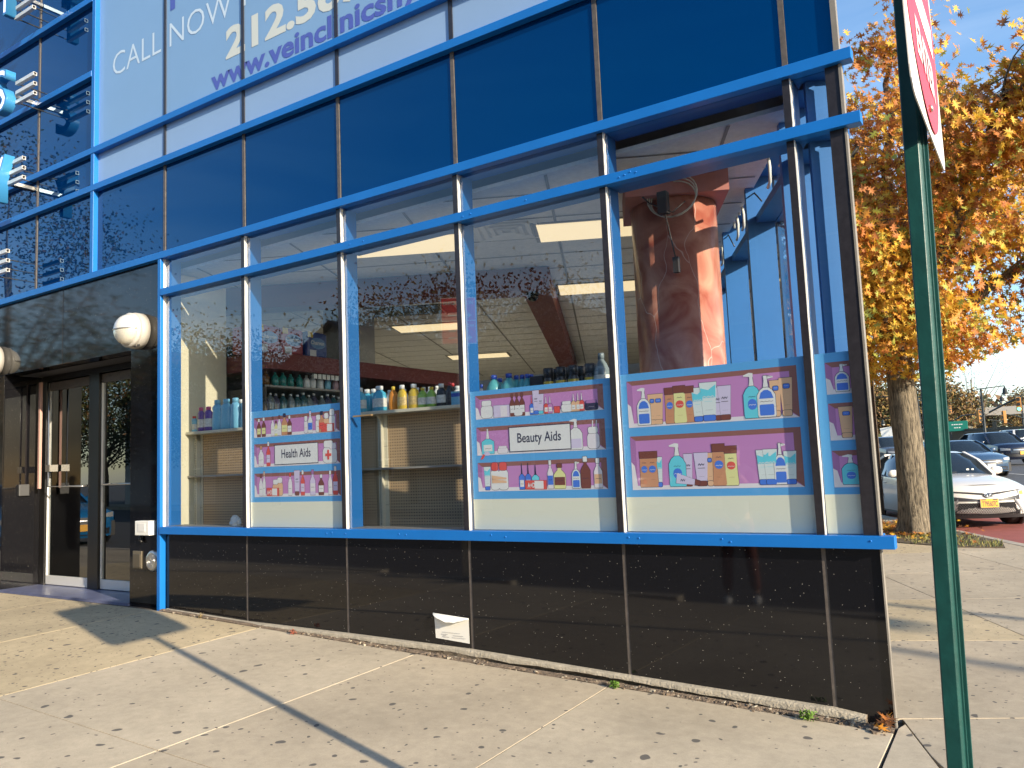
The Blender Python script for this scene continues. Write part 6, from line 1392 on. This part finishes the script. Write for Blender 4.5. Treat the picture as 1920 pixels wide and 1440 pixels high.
# utility poles and overhead wires along the near street
for i, (x, lab) in enumerate(((34, 'wooden utility pole near the avenue, carrying the street wires'), (-34, 'wooden utility pole down the street, carrying the wires'))):
    o = empty('utility_pole', (x, -15.6, gr(x, -15)), 0, lab, 'utility pole', 'utility poles'); b = MB(); b.tube([(0, 0, -.3), (0, 0, 7.6)], [.16, .12], 12); b.build('pole', M('pole_wood', (.14, .10, .07), .9, var=.3), o); b = MB(); b.box(-.06, .06, -1.2, 1.2, 7.0, 7.15); b.build('crossarm', BARK, o)
for k, (y, z) in enumerate(((-16.2, 6.9), (-15.8, 6.5), (-15.4, 6.1))):
    b = MB(); b.tube([(34-68*t, y, z-1.0*math.sin(math.pi*t)+gr(34-68*t, -6)) for t in [i/20 for i in range(21)]], .011, 5); tag(b.build('overhead_wire', BLACK), f'{ORD[k]} overhead wire from the road side strung along the near street', 'wire', 'overhead wires')
# ---------------------------------------------------------------- the avenue in the distance
POLE = M('dark_green_pole', (.018, .022, .02), .5); SIGY = M('signal_housing', (.45, .20, .04), .5)
def zg(px, dep, z=None):
    p = atD(px, 850, dep); return Vector((p.x, p.y, gr(p.x, p.y)))
RV = Vector((AR.x, AR.y, 0)).normalized()      # across the view; used only to spread arms over the road
def street_lamp(px, dep, htop_py, arm_px, lab, bellpx=0):
    base = zg(px, dep); top = atD(px, htop_py, dep); L_ = (arm_px-px)/FPX*dep; sgn = 1 if L_ > 0 else -1; H = top.z-base.z
    d = Vector((math.cos(R(26.5)), math.sin(R(26.5)), 0)); o = empty('street_lamp', base, math.atan2(d.y, d.x)+(0 if sgn > 0 else math.pi), lab, 'street lamp', 'street lamps along the avenue'); Lr = abs(L_)/abs(d.dot(RV))
    b = MB(); b.tube([(0, 0, 0), (0, 0, .8), (0, 0, 1.0), (0, 0, H)], [.16, .15, .10, .07], 10); b.build('pole', POLE, o)
    b = MB(); b.tube([(-.3, 0, H-.05), (Lr, 0, H+.12)], .045, 6); b.tube([(0, 0, H-1.3), (.25, 0, H-.6), (Lr*.30, 0, H-.15)], .03, 6); b.build('arm', POLE, o)
    b = MB(); b.lathe([(.03, 0), (.06, -.12), (.14, -.22), (.17, -.50), (.26, -.58), (.26, -.62)], 12, c=(Lr, 0, H+.1)); b.build('lantern', POLE, o)
    b = MB(); b.lathe([(.18, -.62), (.12, -.74), (.02, -.78)], 12, c=(Lr, 0, H+.1)); b.build('globe', WHITE, o)
    return o
street_lamp(1851, 62, 727, 1893, 'tall dark street lamp left of the green traffic light')
street_lamp(1925, 80, 740, 1891, 'street lamp at the right picture edge with its arm to the left')
street_lamp(1730, 60, 742, 1646, 'street lamp hidden by the tree trunk, its arm pointing left')
street_lamp(1926, 105, 758, 1897, 'smaller street lamp farther back near the right picture edge')
street_lamp(1700, 95, 785, 1663, 'distant street lamp between the perforated post and the tree')
for x_, y_, r_, lab in ((24.0, -1.55, .075, 'lamp post on the far side of the avenue, out of the picture to the right'), (27.0, -4.1, .08, 'thicker lamp post on the far side of the avenue, out of the picture')):
    o = empty('street_lamp', (x_, y_, gr(x_, y_)), 0, lab, 'street lamp', 'street lamps along the avenue')
    b = MB(); b.tube([(0, 0, 0), (0, 0, 8.6)], [r_, r_*.8], 10); b.build('pole', POLE, o)
    b = MB(); b.tube([(0, 0, 8.5), (2.0, .3, 8.8)], .05, 6); b.build('arm', POLE, o)
    b = MB(); b.lathe([(.03, 0), (.14, -.22), (.26, -.58), (.26, -.62)], 12, c=(2.0, .3, 8.8)); b.build('lantern', POLE, o)
SGN_ = {'r': M('signal_red', (.5, .03, .02), .4), 'a': M('signal_amber', (.5, .25, .02), .4), 'g': M('signal_green', (.1, .7, .4), .4, emit=(.15, 1, .55), estr=1.5), 'off': M('signal_off', (.03, .03, .03), .5)}
def signal(px, py, dep, lab, on=None, rz=0.0, size=1.0):
    p = atD(px, py, dep); o = empty('traffic_signal', p, rz, lab, 'traffic light', 'traffic lights over the avenue')
    b = MB(); b.box(-.16*size, .16*size, -.12, .12, -.52*size, .52*size); b.build('housing', SIGY, o, bevel=.03)
    for k, (z, c_) in enumerate(((.34, 'r'), (0, 'a'), (-.34, 'g'))):
        m2 = Matrix.Translation((0, -.13, z*size)) @ Matrix.Rotation(R(90), 4, 'X')
        b = MB(); b.lathe([(.12*size, 0), (.10*size, .02)], 12, mat=m2); b.build('lens', SGN_[c_] if c_ == on else SGN_['off'], o)
        b = MB(); b.box(-.13*size, .13*size, -.30, -.12, (z+.12)*size, (z+.135)*size); b.build('visor', SIGY, o)
    return o
signal(1910, 758, 58, 'traffic light showing green, hanging from the long slanted arm', 'g')
signal(1835, 781, 66, 'orange traffic light housing in front of the bare branched tree', None, 1.2)
signal(1883, 782, 66, 'orange traffic light housing right of the tall dark street lamp', None, -1.2)
signal(1781, 768, 75, 'small dark traffic light beside the green post', None, .4, .7)
def arm(pts, r_, lab):
    b = MB(); b.tube([atD(x, y, d) for x, y, d in pts], r_, 6); tag(b.build('signal_mast', POLE), lab, 'signal mast', 'signal masts over the avenue')
arm([(1855, 773, 62), (1885, 757, 60), (1909, 747, 58)], .07, 'long arm slanting up from the tall street lamp to the green light')
arm([(1785, 790, 75), (1805, 779, 72), (1835, 776, 66)], .05, 'arm reaching from the left to the first orange traffic light')
arm([(1883, 777, 66), (1900, 778, 66), (1925, 786, 68)], .05, 'arm leading from the second orange traffic light off to the right')
arm([(1856, 787, 62), (1880, 790, 66), (1898, 797, 70)], .03, 'thin span behind the tall street lamp under the traffic lights')
b = MB(); p = zg(1870, 70); q = atD(1870, 790, 70); b.tube([p, (p.x, p.y, q.z)], .09, 8); b.bar((p.x, p.y, q.z-.9), (p.x, p.y, q.z), .3, .3); tag(b.build('signal_post', POLE), 'short dark signal post behind the black blue sport utility vehicle', 'post')
# road sign, fence, banner, truck
p = atD(1795, 799, 80); o = empty('direction_sign', p, 0, 'green road direction sign with white lines of text before the autumn tree', 'road sign')
b = MB(); b.box(-.92, .92, -.04, .04, -.5, .5); b.build('plate', M('sign_green', (.01, .20, .14), .5), o, bevel=.02)
b = MB(); [b.box(x, x+.16, -.046, -.041, z, z+.09) for z, xs_l2 in ((.12, (-.5, -.3, -.1, .12, .3)), (-.2, (-.3, -.1, .12))) for x in xs_l2]; b.build('lettering', WHITE, o)
gz = gr(p.x, p.y)-p.z
for x_ in (-.6, .6): b = MB(); b.tube([(x_, .06, gz), (x_, .06, -.4)], .05, 6); b.build('post', POLE, o)
fa, fb = zg(1765, 84), zg(1990, 66); fo = empty('railing_fence', fa, 0, 'long dark green railing running across behind the far cars', 'fence')
b = MB(); L_ = fb-fa; n_ = 190
for k in range(n_+1):
    p = L_*(k/n_); p.z = gr(fa.x+p.x, fa.y+p.y)-fa.z; b.bar((p.x, p.y, p.z), (p.x, p.y, p.z+1.9), .05, .05)
b.build('pickets', POLE, fo)
b = MB(); e = L_.copy(); e.z = gr(fb.x, fb.y)-fa.z
for hh in (.3, 1.75): b.bar((0, 0, hh), (e.x, e.y, e.z+hh), .06, .08)
b.build('rails', POLE, fo)
p = atD(1668, 825, 68); o = empty('banner', p, 0, 'white printed street banner on a pole between the far dark cars and the tree', 'banner')
b = MB(); b.box(-.55, .35, -.02, .02, -1.1, 1.1); b.v = [tuple(Matrix.Rotation(R(-7), 4, 'Y') @ Vector(v)) for v in b.v]; b.build('cloth', WHITE, o)
b = MB(); [b.bar((-.3+.08*k, -.03, -.8+.3*k), (.15-.03*k, -.03, -.5+.22*k), .06, .02) for k in range(5)]; b.build('print', BLACK, o)
b = MB(); b.tube([(.5, 0, gr(p.x, p.y)-p.z), (.5, 0, 2.0)], .06, 6); b.build('pole', POLE, o)
p = zg(1890, 100); o = empty('overpass', p, 0, 'pale bridge deck with two piers far away beyond the white vehicle', 'bridge')
b = MB(); b.box(-4.2, 4.2, -1, 1, 3.4, 4.4); b.build('deck', M('pale_stone', (.50, .46, .40), .8), o)
for x in (-3.8, 3.8): b = MB(); b.box(x-.5, x+.5, -1, 1, 0, 3.4 if x < 0 else 5.2); b.build('pier', M('pale_stone_pier', (.50, .46, .40), .8), o)
# autumn trees far off
ta = make_tree('golden tree behind the green road sign', 'autumn trees beyond the avenue', 8.5, 3.4, 2.2, 3000, .22, FOA, 21); p = zg(1790, 96); ta.location = p
FB = [M('bare_twig', (.12, .09, .06), .9), M('few_leaves', (.20, .15, .07), .8)]
tb = make_tree('half bare spreading tree behind the orange traffic lights', 'autumn trees beyond the avenue', 11.5, 6.5, 2.4, 900, .09, FB, 22, bare=True); p = zg(1832, 100); tb.location = p
i = 0
for px, dep, s_, lab in ((1640, 120, 1.25, 'golden tree low on the horizon left of the perforated post'), (1663, 125, 1.2, 'golden tree behind the street banner'), (1685, 118, 1.15, 'russet tree left of the trunk far behind the teal car'), (1712, 122, 1.2, 'far tree hidden behind the tree trunk'), (1760, 118, 1.1, 'far autumn tree beside the green post'),
                         (1815, 112, .75, 'low russet tree behind the tall street lamp'), (1848, 118, .7, 'small autumn tree right of the half bare tree'), (1912, 108, .62, 'dark green bush like tree at the right picture edge'), (1932, 110, .8, 'green tree outside the right picture edge'), (1960, 112, 1.0, 'second green tree beyond the right picture edge'),
                         (1600, 130, 1.3, 'far tree behind the shop corner'), (1550, 130, 1.3, 'second far tree behind the shop corner')):
    c_ = copy_tree(ta); c_.location = zg(px, dep); c_.scale = (s_, s_, s_); c_.rotation_euler = (0, 0, px*.7); c_['label'] = lab
wd = MB(); WOOD = [FOA[0], FOA[1], FOA[2]]
r_ = random.Random(5)
for k in range(9000):
    t = r_.random(); ang = R(62+80*t); dist = 190+r_.uniform(-25, 25); hz = 4.5+3.5*math.sin(ang*9)+2*math.sin(ang*23+1)
    c_ = Vector((7+dist*math.cos(ang), dist*math.sin(ang), 0)); c_.z = gr(c_.x, c_.y)+r_.uniform(0, 1)**.7*max(2.5, hz); u = Vector((r_.uniform(-1, 1), r_.uniform(-1, 1), r_.uniform(-1, 1))).normalized()*r_.uniform(.5, 1.1); v = u.cross(Vector((r_.uniform(-1, 1), r_.uniform(-1, 1), 1))).normalized()*.6
    wd.add([c_-u, c_+v, c_+u, c_-v], [(0, 1, 2, 3)], r_.choices((0, 1, 2), (2, 3, 2))[0])
tag(wd.build('distant_wood', WOOD), 'far off autumn woods closing the end of the avenue', 'woods', kind='stuff')
# aeroplane, a speck over the avenue
o = empty('aeroplane', atD(1792, 726, 900), R(10), 'tiny aeroplane low in the sky right of the green post', 'aeroplane')
b = MB(); b.tube([(-6, 0, 0), (-5, 0, .2), (5, 0, .3), (6, 0, .1)], [.3, .8, .8, .2], 8); b.build('fuselage', WHITE, o); b = MB(); b.add([(-1, -6, 0), (1, 0, 0), (-1, 6, 0), (-2, 0, 0)], [(0, 1, 2, 3)]); b.add([(-6, 0, 0), (-4.5, 0, .2), (-6, 0, 2)], [(0, 1, 2)]); b.build('wing', WHITE, o)
# a person standing on the street, seen only mirrored in the glass and granite
import bmesh as _bm
def person2(x, y, face):
    o = empty('person', (x, y, gr(x, y)), face, 'person in dark jacket, russet trousers and white shoes in the street, mirrored in the glass', 'person')
    def chain(V, E_, rad, name, mt, sub=2):
        me = bpy.data.meshes.new(name); b_ = _bm.new(); ly = b_.verts.layers.skin.verify(); vs2 = []
        for v, r2 in zip(V, rad):
            q = b_.verts.new(v); q[ly].radius = (r2, r2*(.8 if name == 'body' else .9)) if not isinstance(r2, tuple) else r2; vs2.append(q)
        vs2[0][ly].use_root = True
        for a, c in E_: b_.edges.new((vs2[a], vs2[c]))
        b_.to_mesh(me); b_.free(); bo = bpy.data.objects.new(name, me); col.objects.link(bo)
        bo.modifiers.new('skin', 'SKIN').use_smooth_shade = True; bo.modifiers.new('sub', 'SUBSURF').levels = sub; bo.modifiers['sub'].render_levels = sub
        dg = bpy.context.evaluated_depsgraph_get(); dg.update(); m2 = bpy.data.meshes.new_from_object(bo.evaluated_get(dg)); bpy.data.objects.remove(bo)
        m2.materials.clear(); m2.materials.append(mt); bo = bpy.data.objects.new(name, m2); col.objects.link(bo); bo.parent = o; return bo
    SK = M('skin', (.45, .25, .17), .5); JK = M('jacket_dark', (.03, .035, .05), .8); TRS = M('russet_trousers', (.16, .045, .035), .8); SH_ = M('white_shoe', (.6, .6, .6), .6); HR = M('dark_hair', (.02, .015, .01), .6)
    body = [(0, 0, .93), (0, .01, 1.12), (0, .01, 1.30), (0, 0, 1.44), (0, .01, 1.50), (0, .028, 1.585), (0, .025, 1.665), (-.09, 0, .88), (-.12, .02, .50), (-.14, -.01, .10), (.09, 0, .88), (.13, .03, .50), (.16, 0, .10),
            (-.17, 0, 1.40), (-.23, .05, 1.14), (-.12, .27, 1.33), (.17, 0, 1.40), (.23, .05, 1.14), (.11, .27, 1.33), (-.09, .34, 1.38), (.08, .34, 1.38)]
    ed = [(0, 1), (1, 2), (2, 3), (3, 4), (4, 5), (5, 6), (0, 7), (7, 8), (8, 9), (0, 10), (10, 11), (11, 12), (3, 13), (13, 14), (14, 15), (15, 19), (3, 16), (16, 17), (17, 18), (18, 20)]
    rad = [.12, .12, .13, .10, .062, .082, .088, .08, .055, .04, .08, .055, .04, .05, .04, .028, .05, .04, .028, .03, .03]
    chain(body, ed, rad, 'body', SK)
    chain([(0, 0, .84), (0, .01, 1.12), (0, .01, 1.30), (0, 0, 1.44), (-.18, 0, 1.40), (-.235, .05, 1.14), (-.13, .25, 1.31), (.18, 0, 1.40), (.235, .05, 1.14), (.12, .25, 1.31)], [(0, 1), (1, 2), (2, 3), (3, 4), (4, 5), (5, 6), (3, 7), (7, 8), (8, 9)], [.155, .15, .155, .120, .07, .06, .042, .07, .06, .042], 'jacket', JK)
    chain([(0, 0, .97), (-.09, 0, .86), (-.12, .02, .50), (-.14, -.01, .13), (.09, 0, .86), (.13, .03, .50), (.16, 0, .13)], [(0, 1), (1, 2), (2, 3), (0, 4), (4, 5), (5, 6)], [.135, .105, .075, .062, .105, .075, .062], 'trousers', TRS)
    for x_ in (-.14, .16): chain([(x_, -.05, .05), (x_, .06, .05), (x_*1.03, .17, .035)], [(0, 1), (1, 2)], [.05, .05, .035], 'shoe', SH_)
    hv = MB(); n1, n2 = 14, 20; vv = []
    for i in range(n1+1):
        ph = math.pi*i/n1*.68
        for j in range(n2):
            th = 2*math.pi*j/n2; back = .5-.5*math.sin(th); p2 = ph*(.62+.38*back)
            vv.append((.080*math.sin(p2)*math.cos(th), -.006+.088*math.sin(p2)*math.sin(th)+.022, 1.655+.092*math.cos(p2)+.002*math.sin(9*th)))
    hv.add(vv, [(i*n2+j, i*n2+(j+1) % n2, (i+1)*n2+(j+1) % n2, (i+1)*n2+j) for i in range(n1) for j in range(n2)], 0, True); hv.build('hair', HR, o)
    for s_ in (-1, 1): b = MB(); b.lathe([(.004, -.03), (.014, -.012), (.017, .008), (.010, .026), (.002, .030)], 8, c=(s_*.072, .02, 1.63), sx=.5); b.build('ear', SK, o)
    for s_ in (-1, 1):
        for k in range(4): chain([(s_*(.085), .36, 1.36+.018*k), (s_*.06, .385, 1.362+.018*k), (s_*.035, .375, 1.36+.018*k)], [(0, 1), (1, 2)], [.009, .008, .007], 'finger', SK, 1)
        chain([(s_*.09, .35, 1.40), (s_*.06, .36, 1.43), (s_*.04, .365, 1.435)], [(0, 1), (1, 2)], [.011, .009, .008], 'thumb', SK, 1)
    for s_ in (-1, 1): b = MB(); b.lathe([(.010, 0), (.007, .006), (.001, .008)], 8, mat=Matrix.Translation((s_*.026, .085, 1.655)) @ Matrix.Rotation(R(-90), 4, 'X')); b.build('eye', BLACK, o)
    b = MB(); b.add([(-.012, .088, 1.61), (.012, .088, 1.61), (0, .112, 1.612), (0, .085, 1.65)], [(0, 1, 2), (0, 2, 3), (1, 3, 2)]); b.build('nose', SK, o)
    b = MB(); b.tube([(-.02, .086, 1.585), (0, .094, 1.583), (.02, .086, 1.585)], .004, 5); b.build('mouth', M('lip', (.3, .1, .09), .5), o)
    b = MB(); b.box(-.08, .08, .385, .395, 1.34, 1.42); b.build('raised_phone', BLACK, o)
    return o
person2(4.35, -3.95, R(-14))
